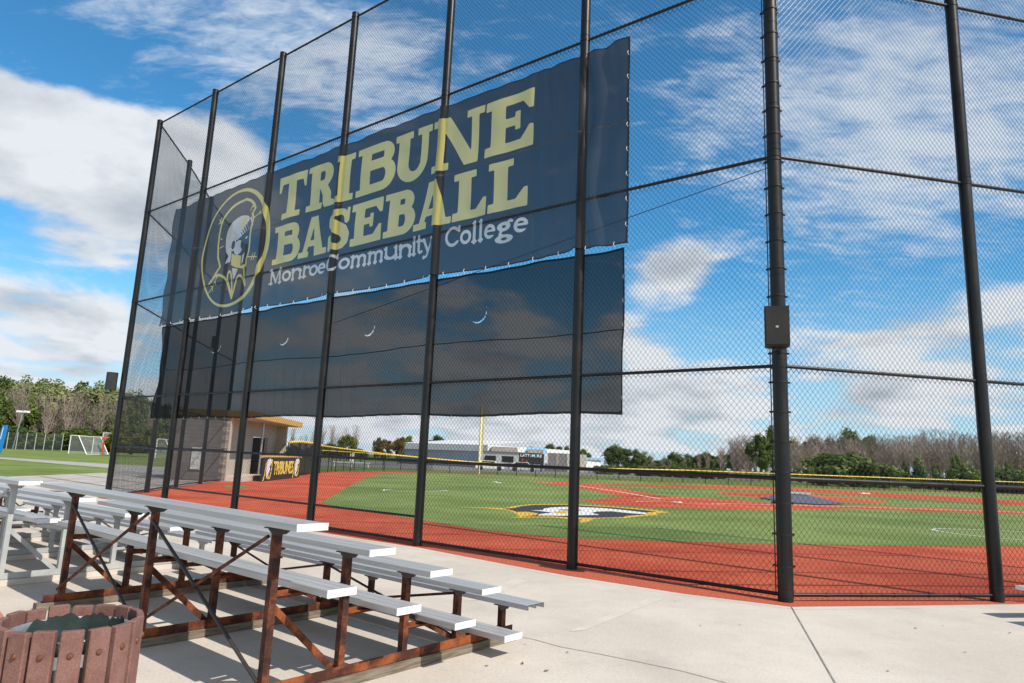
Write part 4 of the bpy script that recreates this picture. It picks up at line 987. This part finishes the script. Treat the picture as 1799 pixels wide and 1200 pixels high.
mb.build('white_helmet', K['white'], tr)
mb = MB()
for f0 in (.135, .895):
    for pts in ([(f0 - .075, 1.0), (f0 - .065, 1.0), (f0 - .08, .3), (f0 - .095, .3)], [(f0 - .095, .3), (f0 - .08, .3), (f0 - .10, .03), (f0 - .125, .03)], [(f0 + .06, 1.1), (f0 + .07, 1.1), (f0 + .07, .5), (f0 + .055, .5)], [(f0 + .055, .5), (f0 + .07, .5), (f0 + .045, .1), (f0 + .02, .1)], [(f0 - .03, .12), (f0 + .0, .3), (f0 + .03, .06)]):
        flat(pts, .047)
mb.build('yellow_outline', K['yellow_cap'], tr)

# ------------------------------------------------------------------ outfield fence, bullpen fence, foul pole
def low_fence(name, pts, label, cloth_m, capr=.06, step=2.6, cap=True, postr=.035, split=None):
    root = empty(name, (pts[0][0], pts[0][1], 0), 0, label, 'fence'); o0 = np.array(pts[0][:2])
    mbp = MB(); mbc = MB(); 
    for (a, b) in zip(pts[:-1], pts[1:]):
        pa, pb = np.array(a[:2]) - o0, np.array(b[:2]) - o0; L = np.linalg.norm(pb - pa); n = max(1, int(L / step)); d = (pb - pa) / L
        mbp.add([(*pa, 0.02), (*pb, 0.02), (*pb, b[2]), (*pa, a[2])], [(0, 1, 2, 3)])
        if cap: mbc.tube((*pa, a[2]), (*pb, b[2]), capr, n=8)
        for k in range(n):
            q = pa + d * L * k / n; z = a[2] + (b[2] - a[2]) * k / n
            mb = MB(); mb.tube((*(q - np.array([d[1], -d[0]]) * .05), 0), (*(q - np.array([d[1], -d[0]]) * .05), z), postr, n=6, caps=False); mb.build('fence_post', K['black_metal'], root)
    mbp.build('fence_mesh', cloth_m, root)
    if cap: mbc.build('yellow_cap', K['yellow_cap'], root, True)
    return root
def fp(px, py, ptop):
    g = gp(px, py); return (g[0], g[1], hgt(g, ptop))
low_fence('bullpen_fence', [fp(503, 838, 777), fp(522, 836.5, 776), fp(547, 832.5, 779), fp(562, 831.5, 783)], 'tall black screened fence with a broad yellow top right of the dugout', K['fence_dense'], .085, 2.2)
low_fence('outfield_fence', [fp(562, 831.3, 783), fp(590, 829, 787), fp(640, 828.6, 793), fp(675, 828.8, 797.5), fp(735, 830.5, 803.5), fp(790, 832, 808.5), fp(840, 833.5, 812.5), fp(1010, 841.5, 822), fp(1200, 848.5, 826), fp(1360, 855.5, 832), fp(1580, 862.5, 840), fp(1799, 869, 847.3), fp(1950, 874, 854)], 'long low black outfield fence with a thin yellow cap behind the turf', K['fence_cloth'], .05, 2.0)
low_fence('bullpen_rail_fence', [(fp(560, 828, 791)), (fp(640, 825.5, 796)), (fp(760, 827, 806))], 'second lower fence with a fine yellow cap behind the tall screened one', K['fence_cloth'], .04, 3.0)
fpb = gp(840, 833)
fpo = empty('foul_pole', (fpb[0] + .05, fpb[1] - .2, 0), 0, 'tall pale yellow foul pole standing at the outfield fence', 'foul pole')
ht = hgt(fpb, 714)
mb = MB(); mb.tube((0, 0, 0), (0, 0, ht), .12, n=14); mb.build('shaft', K['pole_yellow'], fpo, True)
mb = MB(); mb.box((.23, 0, ht * .62), (.20, .03, ht * .70)); mb.build('wing_screen', veil_mat('yellow_wing_mesh', (.80, .72, .36), .30, .4, .6, .2), fpo)

# ------------------------------------------------------------------ buildings far off
def slab_building(root, a, b, depth, z0, z1, name, m):
    a, b = np.array(a[:2]), np.array(b[:2]); d = (b - a) / np.linalg.norm(b - a); n = np.array([-d[1], d[0]])
    if n @ a < 0: n = -n
    o = np.array(root.location[:2])
    mb = MB(); mb.prism([(*(a - o), z0), (*(b - o), z0), (*(b + n * depth - o), z0), (*(a + n * depth - o), z0)], (0, 0, z1 - z0)); return mb.build(name, m, root)
def face_panel(root, px0, py0, px1, py1, dist0, dist1, name, m, proud=.08, parent=None):   # flat panel on a wall that runs at these distances
    a, b = azp(px0, py0, dist0), azp(px1, py1, dist1); o = np.array(root.location[:])
    z0, z1 = hgt(a, py1), hgt(a, py0)
    d = Vector(b - a).normalized(); n = Vector((d.y, -d.x, 0)); n = n if n.y < 0 else -n
    mb = MB(); q = [Vector(a - o) + n * .002, Vector(b - o) + n * .002]
    mb.prism([q[0] + Vector((0, 0, z0)), q[1] + Vector((0, 0, z0)), q[1] + Vector((0, 0, z1)), q[0] + Vector((0, 0, z1))], tuple(n * proud)); return mb.build(name, m, parent or root)
A_, B_ = azp(700, 815, 150), azp(848, 820, 132)
fh = empty('field_house', A_, 0, 'long blue grey metal building with pale roof edge behind left field', 'building')
slab_building(fh, A_, B_, 30, -.03, hgt(B_, 793), 'wall', K['bluegrey'])
z_ = hgt(B_, 793); slab_building(fh, A_ + np.array([-1, -.8, 0]), B_ + np.array([.8, -.8, 0]), 32, z_ + .01, z_ + 1.25, 'roof_edge', K['roof_white'])
mb = MB(); dB = (B_ - A_)[:2] / np.linalg.norm((B_ - A_)[:2]); nB = np.array([-dB[1], dB[0]])
pa, pb = np.zeros(2), (B_ - A_)[:2]
mb.add([(*(pa), z_ + 1.26), (*(pb), z_ + 1.26), (*(pb + nB * 15), z_ + 2.6), (*(pa + nB * 15), z_ + 2.6)], [(0, 1, 2, 3)]); mb.build('roof_slope', K['roof_white'], fh)
f_ = lambda px: 150 + (132 - 150) * (px - 700) / 148
pn = face_panel(fh, 811, 789, 829, 801, f_(811), f_(829), 'wall_sign', K['black'])
face_panel(fh, 812, 789.6, 828, 794.2, f_(812) - .12, f_(828) - .12, 'red_band', K['red'], .03, pn); 
for k in range(6): face_panel(fh, 813.2 + k * 2.5, 790.6, 814.8 + k * 2.5, 793.2, f_(813 + k * 2.5) - .2, f_(814.8 + k * 2.5) - .2, 'white_mark', K['white'], .03, pn)
for k in range(7): face_panel(fh, 813 + k * 2.2, 796.6, 814.5 + k * 2.2, 799.2, f_(813 + k * 2.2) - .12, f_(814.5 + k * 2.2) - .12, 'white_mark', K['white'], .03, pn)
A_, B_ = azp(843, 820, 128), azp(912, 823, 126)
gb = empty('clubhouse', A_, 0, 'flat light grey building with two black openings beside the scoreboard', 'building')
slab_building(gb, A_, B_, 12, -.03, hgt(A_, 794), 'wall', K['grey_wall']); zt = hgt(A_, 794); slab_building(gb, A_ + np.array([0, -.15, 0]), B_ + np.array([0, -.15, 0]), 12.3, zt, zt + .25, 'parapet', K['block'])
face_panel(gb, 852, 800, 871, 810.5, 127.6, 127, 'window', K['black']); face_panel(gb, 882, 801, 902, 811.5, 126.9, 126.2, 'window', K['black'])
mb = MB(); v = azp(885, 820, 132) - A_; mb.box((v[0], v[1], zt + .7), (5, 3, .9)); mb.box((v[0] + 6, v[1] + 1, zt + .6), (3, 2, .7)); mb.build('roof_unit', K['tan_wall'], gb)
A_, B_ = azp(911, 820, 112), azp(955, 822, 112)
sb = empty('scoreboard', A_, 0, 'black scoreboard lettered LATTIMORE in white with one cyan letter', 'scoreboard')
zt = hgt(A_, 796); zb = hgt(A_, 815); v = (B_ - A_)
mb = MB(); mb.beam((0, 0, (zt + zb) / 2), (v[0], v[1], (zt + zb) / 2), .4, zt - zb); mb.build('board', K['black'], sb)
for f in (.1, .9):
    mb = MB(); mb.box((v[0] * f, v[1] * f + .3, zb / 2), (.2, .2, zb + .4)); mb.build('leg', K['black_metal'], sb)
rot = upright(v[:2]); nrm = Vector((v[1], -v[0], 0)).normalized()
for k, ch in enumerate('LATTIMORE'):
    p = Vector(v) * (.09 + .098 * k) + nrm * .22; text('letter', ch, .62, K['cyan'] if ch == 'O' else K['white'], sb, (p.x, p.y, zt - .36), rot, 1.0, .012)
mb = MB()
for f, z0 in ((.13, .9), (.29, 1.15)):
    p = Vector(v) * f + nrm * .21; mb.beam((p.x, p.y, zt - z0 - .15), (p.x + .2, p.y, zt - z0 - .15), .03, .35)
mb.build('red_digit', K['red'], sb)
A_, B_ = azp(957, 822, 122), azp(996, 824, 120)
tbd = empty('brick_annex', A_, 0, 'small tan flat roofed building right of the scoreboard with white corner trim', 'building')
slab_building(tbd, A_, B_, 8, -.03, hgt(A_, 795.5), 'wall', K['tan_wall'])
face_panel(tbd, 957, 796, 962, 814, 121.8, 121.7, 'corner_trim', K['white']); face_panel(tbd, 978, 797, 994, 815, 121.0, 120.3, 'pale_bay', K['concrete'])
cp = azp(940, 822, 135); cn = empty('peaked_canopy', cp, 0, 'pale blue peaked canopy showing above the scoreboard', 'canopy')
zt = hgt(cp, 786); mb = MB(); mb.add([(-2.6, -1.5, zt - 1.5), (2.6, -1.5, zt - 1.5), (2.6, 1.5, zt - 1.5), (-2.6, 1.5, zt - 1.5), (-1.6, 0, zt), (1.9, 0, zt)], [(0, 1, 5, 4), (2, 3, 4, 5), (1, 2, 5), (3, 0, 4), (3, 2, 1, 0)]); mb.build('roof', K['roof_blue'], cn)
for sx in (-2.4, 2.4):
    mb = MB(); mb.box((sx, -1.3, (zt - 1.5) / 2), (.15, .15, zt - 1.4)); mb.build('leg', K['white'], cn)
A_, B_ = azp(996, 824, 150), azp(1056, 828, 160)
wb = empty('white_shed', A_, 0, 'low white shed with a pale blue roof far beyond the outfield', 'shed')
slab_building(wb, A_, B_, 10, -.03, hgt(A_, 806), 'wall', K['white']); zt = hgt(A_, 806); slab_building(wb, A_ + np.array([-.3, -.4, 0]), B_ + np.array([.3, -.4, 0]), 10.8, zt, zt + .5, 'roof', K['roof_blue'])
struct(sheet('parking_lot', [azp(560, 815, 88)[:2], azp(860, 820, 92)[:2], azp(1060, 826, 96)[:2], azp(1340, 838, 120)[:2], azp(1340, 838, 200)[:2], azp(560, 815, 165)[:2]], -0.02, K['asphalt']))
# a white goal-like training frame and parked cars beyond
def car(px, dist, col, label):
    c = azp(px, 826, dist); r_ = empty('parked_car', c, 0.1, label, 'car', 'cars parked beyond the outfield')
    mb = MB(); mb.prism([(-2.1, -.85, .3), (2.1, -.85, .3), (2.15, -.85, .75), (1.2, -.85, .92), (.7, -.85, 1.4), (-1.2, -.85, 1.42), (-1.9, -.85, .95), (-2.15, -.85, .85)], (0, 1.7, 0)); mb.build('body', col, r_)
    mb = MB(); mb.prism([(.95, -.87, .95), (.6, -.87, 1.33), (-1.1, -.87, 1.35), (-1.6, -.87, .97)], (0, .02, 0)); mb.build('window', K['black'], r_)
    for sx in (-1.35, 1.35):
        mb = MB(); mb.tube((sx, -.9, .32), (sx, -.7, .32), .32, n=14); mb.build('wheel', K['black'], r_, True)
car(860, 101, K['white'], 'white car parked right of the foul pole below the grey building'); car(918, 104, K['grey_wall'], 'silver car parked under the scoreboard'); car(1215, 130, K['red'], 'small red car parked far beyond the outfield'); car(1170, 128, K['white'], 'white car parked beyond the outfield left of the red one')
tf = azp(617, 826, 84); to = empty('bench_display', tf, 0, 'low white bench with a small white upright behind the left field fence', 'bench')
mb = MB(); mb.box((0, 0, .55), (4.4, .5, .10)); mb.build('seat', K['white'], to)
for sx in (-2, 0, 2):
    mb = MB(); mb.box((sx, 0, .25), (.1, .4, .52)); mb.build('leg', K['white'], to)
mb = MB(); mb.box((-.1, .4, 1.0), (.5, .1, 1.3)); mb.build('upright_board', K['white'], to)

# ------------------------------------------------------------------ things on the left: goals, lamp, pad, scoreboard, fence
def goal(A, B, C, D, ht, label):
    o0 = np.array([A[0], A[1]]); r_ = empty('soccer_goal', (A[0], A[1], 0), 0, label, 'soccer goal', 'soccer goals on the lawn')
    a, b, c, d = [Vector((*(np.array(p[:2]) - o0), 0)) for p in (A, B, C, D)]; up = Vector((0, 0, ht))
    ta_, tb_ = a + up + (c - a) * .42, b + up + (d - b) * .42; rr_ = .062
    for nm, l in (('post', [(a, a + up)]), ('post', [(b, b + up)]), ('crossbar', [(a + up, b + up)]), ('back_stay', [(a + up, ta_), (ta_, c)]), ('back_stay', [(b + up, tb_), (tb_, d)]), ('ground_bar', [(c, d)])):
        mb = MB()
        for p, q in l: mb.tube(p, q, rr_ if nm != 'ground_bar' else .04, n=8)
        mb.build(nm, K['white'], r_, True)
    mb = MB(); mb.add([a + up, b + up, tb_, ta_, c, d, a, b], [(0, 1, 2, 3), (3, 2, 5, 4), (0, 3, 4, 6), (1, 7, 5, 2)]); mb.build('net', K['net'], r_)
goal(gp(120, 797), gp(161, 797), gp(152, 798.5), gp(190, 798.5), 2.44, 'white soccer goal with a thin net nearer the left woods')
q = azp(272, 806, 100); goal(q, q + np.array([-.4, 8, 0]), q + np.array([2.3, .3, 0]), q + np.array([1.9, 8.3, 0]), 2.4, 'second white soccer goal seen dimly through the end panels of the fence')
lp = azp(23, 782, 143); lo = empty('light_pole', lp, 0, 'white pole with two floodlight heads before the left woods', 'light pole')
hp_ = hgt(lp, 724); top = np.array([1.1, 0, hp_])
mb = MB(); mb.tube((0, 0, 0), (.75, 0, hp_), .10, .07, n=10); mb.build('shaft', K['galv'], lo, True)
mb = MB(); mb.beam((.1, 0, hp_), (1.4, 0, hp_), .1, .1); mb.build('cross_arm', K['grey_steel'], lo)
for sx in (.15, 1.35):
    mb = MB(); mb.prism([(sx - .4, -.3, hp_ - .05), (sx + .4, -.3, hp_ - .05), (sx + .35, -.3, hp_ + .25), (sx - .3, -.3, hp_ + .32)], (0, .6, 0)); mb.build('lamp_head', K['white'], lo)
bp_ = azp(1, 797, 95); bo = empty('padded_post', bp_, 0, 'blue padded upright post at the far left edge of the lawn', 'padded post')
mb = MB(); hz = hgt(bp_, 747); mb.prism([(-.50, -.25, 0), (-.10, -.25, 0), (.16, -.25, hz), (-.12, -.25, hz)], (0, .5, 0)); mb.build('pad', K['blue'], bo)
mb = MB(); mb.prism([(-.16, -.262, hz * .5), (-.09, -.262, hz * .5), (.05, -.262, hz * .92), (-.02, -.262, hz * .92)], (0, .01, 0)); mb.build('white_marking', K['white'], bo)
sbp = azp(186, 800, 112); so = empty('field_scoreboard', sbp, 0, 'small white and red scoreboard on two red legs behind the soccer goal', 'scoreboard')
z0, z1 = hgt(sbp, 774), hgt(sbp, 760)
mb = MB(); mb.box((.1, 0, (z0 + z1) / 2), (1.75, .3, z1 - z0)); mb.build('board', K['grey_wall'], so)
mb = MB(); mb.box((.1, -.16, z0 + .25), (1.75, .05, .34)); mb.build('red_band', K['red'], so)
mb = MB(); mb.box((.1, -.16, (z0 + z1) / 2 + .2), (1.3, .05, .5)); mb.build('dark_panel', K['block'], so)
for sx in (-.55, .6):
    mb = MB(); mb.box((sx, 0, z0 / 2), (.16, .16, z0)); mb.build('leg', K['red'], so)
FA, FB = azp(-40, 783, 138), azp(108, 787, 138)
lf = empty('lawn_fence', FA, 0, 'grey chain link fence with pale posts along the foot of the left woods', 'fence')
v = FB - FA
for k in range(10):
    mb = MB(); mb.tube((v[0] * k / 9, v[1] * k / 9, 0), (v[0] * k / 9, v[1] * k / 9, 2.75), .06, n=6); mb.build('fence_post', K['grey_steel'], lf)
mb = MB(); mb.add([(0, 0, .02), (v[0], v[1], .02), (v[0], v[1], 2.7), (0, 0, 2.7)], [(0, 1, 2, 3)]); mb.build('fence_mesh', K['fence_green'], lf)

# ------------------------------------------------------------------ trees
def leaf_cloud(n, ell, seed, leaf=.5, clumps=26, shell=.75, flatten=.0):
    r = np.random.default_rng(seed)
    cs = r.normal(size=(clumps, 3)); cs /= np.linalg.norm(cs, axis=1)[:, None]
    rad = shell * r.uniform(.35, 1.05, clumps) ** .6
    cs = cs * rad[:, None]
    size = r.uniform(.16, .36, clumps)
    k = r.integers(0, clumps, n)
    off = r.normal(size=(n, 3)); off /= np.linalg.norm(off, axis=1)[:, None]; off *= (r.uniform(0, 1, n) ** .45)[:, None]
    pos = (cs[k] + off * size[k][:, None]) * np.array(ell)
    nrm = off + r.normal(size=(n, 3)) * .5 + np.array([0, 0, .35]); nrm /= np.linalg.norm(nrm, axis=1)[:, None]
    t = np.cross(nrm, r.normal(size=(n, 3))); t /= np.linalg.norm(t, axis=1)[:, None]; b = np.cross(nrm, t)
    s = leaf * r.uniform(.5, 1.2, n)[:, None]
    v = np.stack([pos - t * s * .5, pos + b * s * .33, pos + t * s * .5, pos - b * s * .33], 1).reshape(-1, 3)
    f = np.arange(4 * n).reshape(-1, 4)
    return v, f
def mesh_np(name, v, f, m):
    me = bpy.data.meshes.new(name); me.from_pydata(v.tolist(), [], f.tolist()); me.materials.append(m); me.update(); return me
def limb_mesh(name, m, height, spread, seed, levels, r0, twist=.5, nb=4, upright_=.6, norm=None):
    rr = random.Random(seed); mb = MB()
    def grow(p, d, L, r, lv):
        n = 3 if lv == 0 else 2
        for k in range(n):
            d2 = (d + Vector((rr.uniform(-1, 1), rr.uniform(-1, 1), rr.uniform(-.3, .6))) * .13).normalized(); q = p + d2 * L / n
            mb.tube(p, q, r * (1 - .3 * k / n), r * (1 - .3 * (k + 1) / n), n=5 if lv < 2 else 3, caps=False); p, d = q, d2
            if lv < levels and (lv > 0 or k >= 1 or True):
                for _ in range(nb if not (lv == 0 and k == 0) else 1):
                    a = rr.uniform(0, 6.283); side = Vector((math.cos(a), math.sin(a), rr.uniform(.1, .9) * upright_ * 1.6)).normalized()
                    grow(p, (d * upright_ + side * spread).normalized(), L * rr.uniform(.38, .62), r * .45, lv + 1)
    grow(Vector((0, 0, 0)), Vector((0, 0, 1)), height, r0, 0)
    if norm:
        k = norm / max(p[2] for p in mb.v); mb.v = [(p[0] * k, p[1] * k, p[2] * k) for p in mb.v]
    me = bpy.data.meshes.new(name); me.from_pydata(mb.v, [], mb.f); me.materials.append(m); me.update(); return me
# templates one metre-scaled to a 10 m tree
def trunk_me(seed, h=6.0, r=.20):
    return limb_mesh('trunk', K['bark'], h, .8, seed, 2, r, nb=2, norm=8.6)
TR = [trunk_me(1), trunk_me(2)]
CROWN = {}
for key, mt in (('mid', 'leaf_mid'), ('dark', 'leaf_dark'), ('pale', 'leaf_pale'), ('yellow', 'leaf_yellow'), ('orange', 'leaf_orange')):
    CROWN[key] = []
    for sd_ in (1, 2):
        v, f = leaf_cloud(4200, (3.4, 3.4, 4.2), sd_ * 11 + len(key), .55, 34)
        v[:, 2] += 5.9; CROWN[key].append(mesh_np('crown', v, f, K[mt]))
BUSH = {}
for key, mt in (('mid', 'leaf_mid'), ('dark', 'leaf_dark'), ('yellow', 'leaf_yellow')):
    v, f = leaf_cloud(2600, (2.6, 2.2, 1.9), 5 + len(key), .42, 26); v[:, 2] = np.abs(v[:, 2] + 1.5); BUSH[key] = mesh_np('foliage', v, f, K[mt])
def bare_mesh(seed, height=10.0):
    rr = random.Random(seed); mb = MB()
    def seg(p, q, r0, r1, n=3): mb.tube(p, q, r0, r1, n=n, caps=False)
    fork = height * rr.uniform(.22, .36)
    p = Vector((0, 0, 0)); q = Vector((rr.uniform(-.15, .15), rr.uniform(-.15, .15), fork)); seg(p, q, .17, .13, 5)
    for k in range(8):
        a = rr.uniform(0, 6.283); out = rr.uniform(.2, 1.9); top = height * rr.uniform(.72, 1.0)
        st = p.lerp(q, rr.uniform(.6, 1.0)); en = Vector((math.cos(a) * out, math.sin(a) * out, top)); mid = st.lerp(en, .5) + Vector((rr.uniform(-.25, .25), rr.uniform(-.25, .25), -.3))
        seg(st, mid, .085, .06, 4); seg(mid, en, .06, .018)
        for m_ in range(17):
            f_ = rr.uniform(.12, 1.0); b0 = st.lerp(mid, f_ * 2) if f_ < .5 else mid.lerp(en, f_ * 2 - 1)
            a2 = rr.uniform(0, 6.283); L = rr.uniform(.7, 1.9) * (1.25 - f_ * .6)
            d = Vector((math.cos(a2) * .62, math.sin(a2) * .62, rr.uniform(.45, 1.1))).normalized(); b1 = b0 + d * L
            b1.z = min(b1.z, height); seg(b0, b1, .030, .014)
            for _ in range(4):
                g_ = rr.uniform(.3, 1.0); c0 = b0.lerp(b1, g_); d2 = (d + Vector((rr.uniform(-1, 1), rr.uniform(-1, 1), rr.uniform(-.2, .8))) * .75).normalized()
                c1_ = c0 + d2 * rr.uniform(.3, .9); c1_.z = min(c1_.z, height * 1.01); seg(c0, c1_, .018, .010)
    me = bpy.data.meshes.new('branches'); me.from_pydata(mb.v, [], mb.f); me.materials.append(K['twig']); me.update(); return me
BARE = [bare_mesh(30 + k) for k in range(4)]
def place(name, parts, px, dist, top, label, cat, group, wide=1.0, unit=10.0, base=None):
    c = azp(px, 815, dist) if base is None else base
    h = hgt(c, top) / unit
    r_ = empty(name, (c[0], c[1], -.03), random.uniform(0, 6.28), label, cat, group); r_.scale = (h * wide, h * wide, h)
    for nm, me in parts:
        o = bpy.data.objects.new(nm, me); COL.objects.link(o); o.parent = r_
    return r_
def leafy(px, dist, top, key, label, group='leafy trees', wide=1.0): return place('leafy_tree', [('trunk', random.choice(TR)), ('crown', random.choice(CROWN[key]))], px, dist, top, label, 'tree', group, wide)
def bare(px, dist, top, label, group, wide=.8): return place('bare_tree', [('branches', random.choice(BARE))], px, dist, top, label, 'tree', group, wide)
def bush(px, dist, top, key, label, group, wide=1.2): return place('shrub', [('foliage', BUSH[key])], px, dist, top, label, 'shrub', group, wide, unit=3.4)

rt = random.Random(21)
# left woods
def skyline(px):                             # row of the tree tops along the left woods
    xs = [-80, 0, 40, 75, 105, 130, 200, 240, 300, 420, 520]; ys = [648, 656, 658, 668, 668, 672, 676, 690, 715, 725, 735]
    return float(np.interp(px, xs, ys))
for k in range(30):
    px = -70 + k * 13 + rt.uniform(-4, 4); leafy(px, rt.uniform(176, 196), skyline(px) + rt.uniform(-3, 7), rt.choice(['pale', 'pale', 'mid']) if px < 260 else 'mid', 'tall pale green tree standing in the back row of the left woods', 'back row of the left woods', rt.uniform(.75, 1.0))
for k in range(20):
    px = -60 + k * 18 + rt.uniform(-6, 6); leafy(px, rt.uniform(156, 172), skyline(px) + rt.uniform(26, 60), rt.choice(['dark', 'mid', 'mid', 'pale']), 'darker green tree in the middle of the left woods', 'middle of the left woods', rt.uniform(.8, 1.0))
for k in range(19):
    px = -40 + k * 16 + rt.uniform(-4, 4); bare(px, rt.uniform(156, 165), skyline(px) + rt.uniform(14, 36), 'bare grey brown tree along the front of the left woods', 'bare trees of the left woods', rt.uniform(.7, .95))
for k in range(26):
    px = -50 + k * 12 + rt.uniform(-3, 3); bush(px, rt.uniform(148, 154), rt.uniform(748, 763), rt.choice(['mid', 'mid', 'dark', 'yellow']), 'low green shrub at the foot of the left woods', 'undergrowth of the left woods', rt.uniform(1.1, 1.7))
bush(236, 108, 740, 'yellow', 'round yellowish green shrub behind the end post of the backstop', 'shrubs', 1.1); leafy(231, 150, 686, 'dark', 'dark round treetop rising beside the end post of the backstop', 'leafy trees', .5)
# beyond the dugout and left field
for k in range(9): bare(508 + k * 14 + rt.uniform(-4, 4), rt.uniform(140, 160), rt.uniform(742, 766), 'bare pinkish brown tree beyond the bullpen fence', 'bare trees beyond the bullpen', .7)
for k in range(8): leafy(505 + k * 18 + rt.uniform(-4, 4), rt.uniform(128, 138), rt.uniform(771, 788), rt.choice(['mid', 'dark']), 'mid green tree in the row beyond the bullpen fence', 'green trees beyond the bullpen', 1.7)
leafy(608, 112, 760, 'yellow', 'bright yellow green rounded tree left of the autumn coloured one', 'leafy trees', 1.05)
leafy(674, 116, 768, 'orange', 'orange brown autumn tree at the left end of the blue grey building', 'leafy trees', 1.15); leafy(699, 122, 763, 'orange', 'taller autumn tinted tree touching the left end of the blue grey building', 'leafy trees', .8)
leafy(660, 120, 763, 'dark', 'slim dark green tree between the yellow green and autumn trees', 'leafy trees', .55)
leafy(712, 190, 762, 'mid', 'green treetop above the left part of the blue grey roof', 'leafy trees', .9); leafy(764, 185, 761, 'mid', 'round green treetop above the middle of the blue grey roof', 'leafy trees', 1.1); leafy(640, 150, 792, 'dark', 'low dark tree behind the bullpen rail fence', 'leafy trees', 1.6)
for k, (px, top, key, wd) in enumerate([(905, 783, 'mid', 1.5), (928, 781, 'orange', .9), (962, 776, 'mid', 1.1), (978, 780, 'dark', .9), (998, 783, 'mid', 1.1), (1026, 786, 'mid', 1.1)]):
    leafy(px, 175 + 3 * k, top, key, ['low green tree above the grey building left of the scoreboard', 'brownish small tree above the scoreboard', 'rounded green tree right of the canopy', 'darker green tree just right of the rounded one', 'green tree half hidden by the banner end post', 'green tree just right of the post, above the white shed'][k], 'trees behind the far buildings', wd)
for k, (px, top, key, wd, d) in enumerate([(1080, 780, 'dark', 1.5, 128), (1106, 784, 'dark', 1.4, 130), (1122, 789, 'mid', 1.3, 132), (1186, 794, 'mid', 1.8, 150), (1240, 793, 'dark', 1.5, 150), (1213, 797, 'mid', 1.8, 160), (1335, 757, 'mid', 1.0, 118), (1362, 748, 'mid', .8, 120)]):
    leafy(px, d, top, key, ['dense dark green tree right of the white shed', 'second dark green tree right of the white shed', 'mid green tree at the right of the dark pair', 'mid green tree in the middle of the outfield horizon', 'compact dark green tree on the outfield horizon', 'low tree between two darker ones on the outfield horizon', 'tall green tree left of the corner post', 'taller green tree partly hidden by the corner post'][k], 'trees along the outfield', wd)
for k, px in enumerate((1138, 1150, 1168, 1200, 1228, 1256, 1272, 1292, 1310)): leafy(px, 160 + 3 * (k % 3), [800, 806, 801, 806, 800, 800, 796, 790, 782][k], ['mid', 'dark', 'pale'][k % 3], 'soft green tree in the continuous line far beyond the outfield', 'far tree line', 1.5)
bush(1192, 120, 812, 'yellow', 'small yellow shrub behind the outfield fence', 'shrubs along the outfield', 1.0)
for k in range(14): bush(1055 + k * 16, 116 + rt.uniform(-4, 4), rt.uniform(814, 822), 'mid', 'low green shrub behind the outfield fence', 'shrubs along the outfield', 1.4)
def ridge(px): return float(np.interp(px, [1100, 1140, 1180, 1260, 1290, 1380, 1450, 1540, 1600, 1700, 1799, 1950], [795, 790, 800, 790, 768, 772, 768, 768, 762, 762, 758, 756]))
for k in range(9): bare(1120 + k * 21 + rt.uniform(-6, 6), rt.uniform(135, 150), ridge(1120 + k * 21) + rt.uniform(-2, 10), 'bare brown tree between the green ones left of the corner post', 'bare trees left of the corner post', .8)
for row, (d0, n, add) in enumerate(((166, 46, -4), (154, 46, 2), (142, 44, 12))):
    for k in range(n):
        px = 1270 + k * (620 / n) + rt.uniform(-7, 7); bare(px, d0 + rt.uniform(-6, 6), ridge(px) + add + rt.uniform(-3, 8), 'bare grey brown tree in the wood beyond right field', 'bare wood beyond right field', rt.uniform(.8, 1.15))
for k in range(5): leafy(1395 + k * 32 + rt.uniform(-6, 6), 172, ridge(1395 + k * 32) - rt.uniform(2, 12), rt.choice(['mid', 'pale']), 'green treetop rising behind the bare wood', 'green trees behind the bare wood', .9)
leafy(1496, 170, 750, 'mid', 'highest green treetop behind the bare wood', 'leafy trees', .8)
bigb = place('broad_shrub', [('foliage', BUSH['mid'])], 1478, 104, 787, 'large rounded green shrub in front of the bare wood', 'shrub', None, 1.45, 3.4)
bush(1525, 106, 806, 'mid', 'rounded green shrub touching the right side of the large one', 'shrubs along the outfield', 1.6)
for k in range(22): bush(1385 + k * 22 + rt.uniform(-8, 8), rt.uniform(114, 122), rt.uniform(814, 838), rt.choice(['mid', 'mid', 'dark', 'yellow']), 'green undergrowth shrub along the edge of the bare wood', 'undergrowth of the right wood', rt.uniform(1.0, 1.5))
for k in range(8): leafy(1590 + k * 30 + rt.uniform(-8, 8), rt.uniform(124, 130), rt.uniform(788, 812), rt.choice(['mid', 'pale']), 'slim leafy tree among the bare trees of the right wood', 'slim green trees of the right wood', .55)
for k in range(9): bare(1300 + k * 9, 126, ridge(1300 + k * 9) + 40 + rt.uniform(-6, 6), 'low bare thicket tree near the corner post', 'bare trees left of the corner post', 1.0)
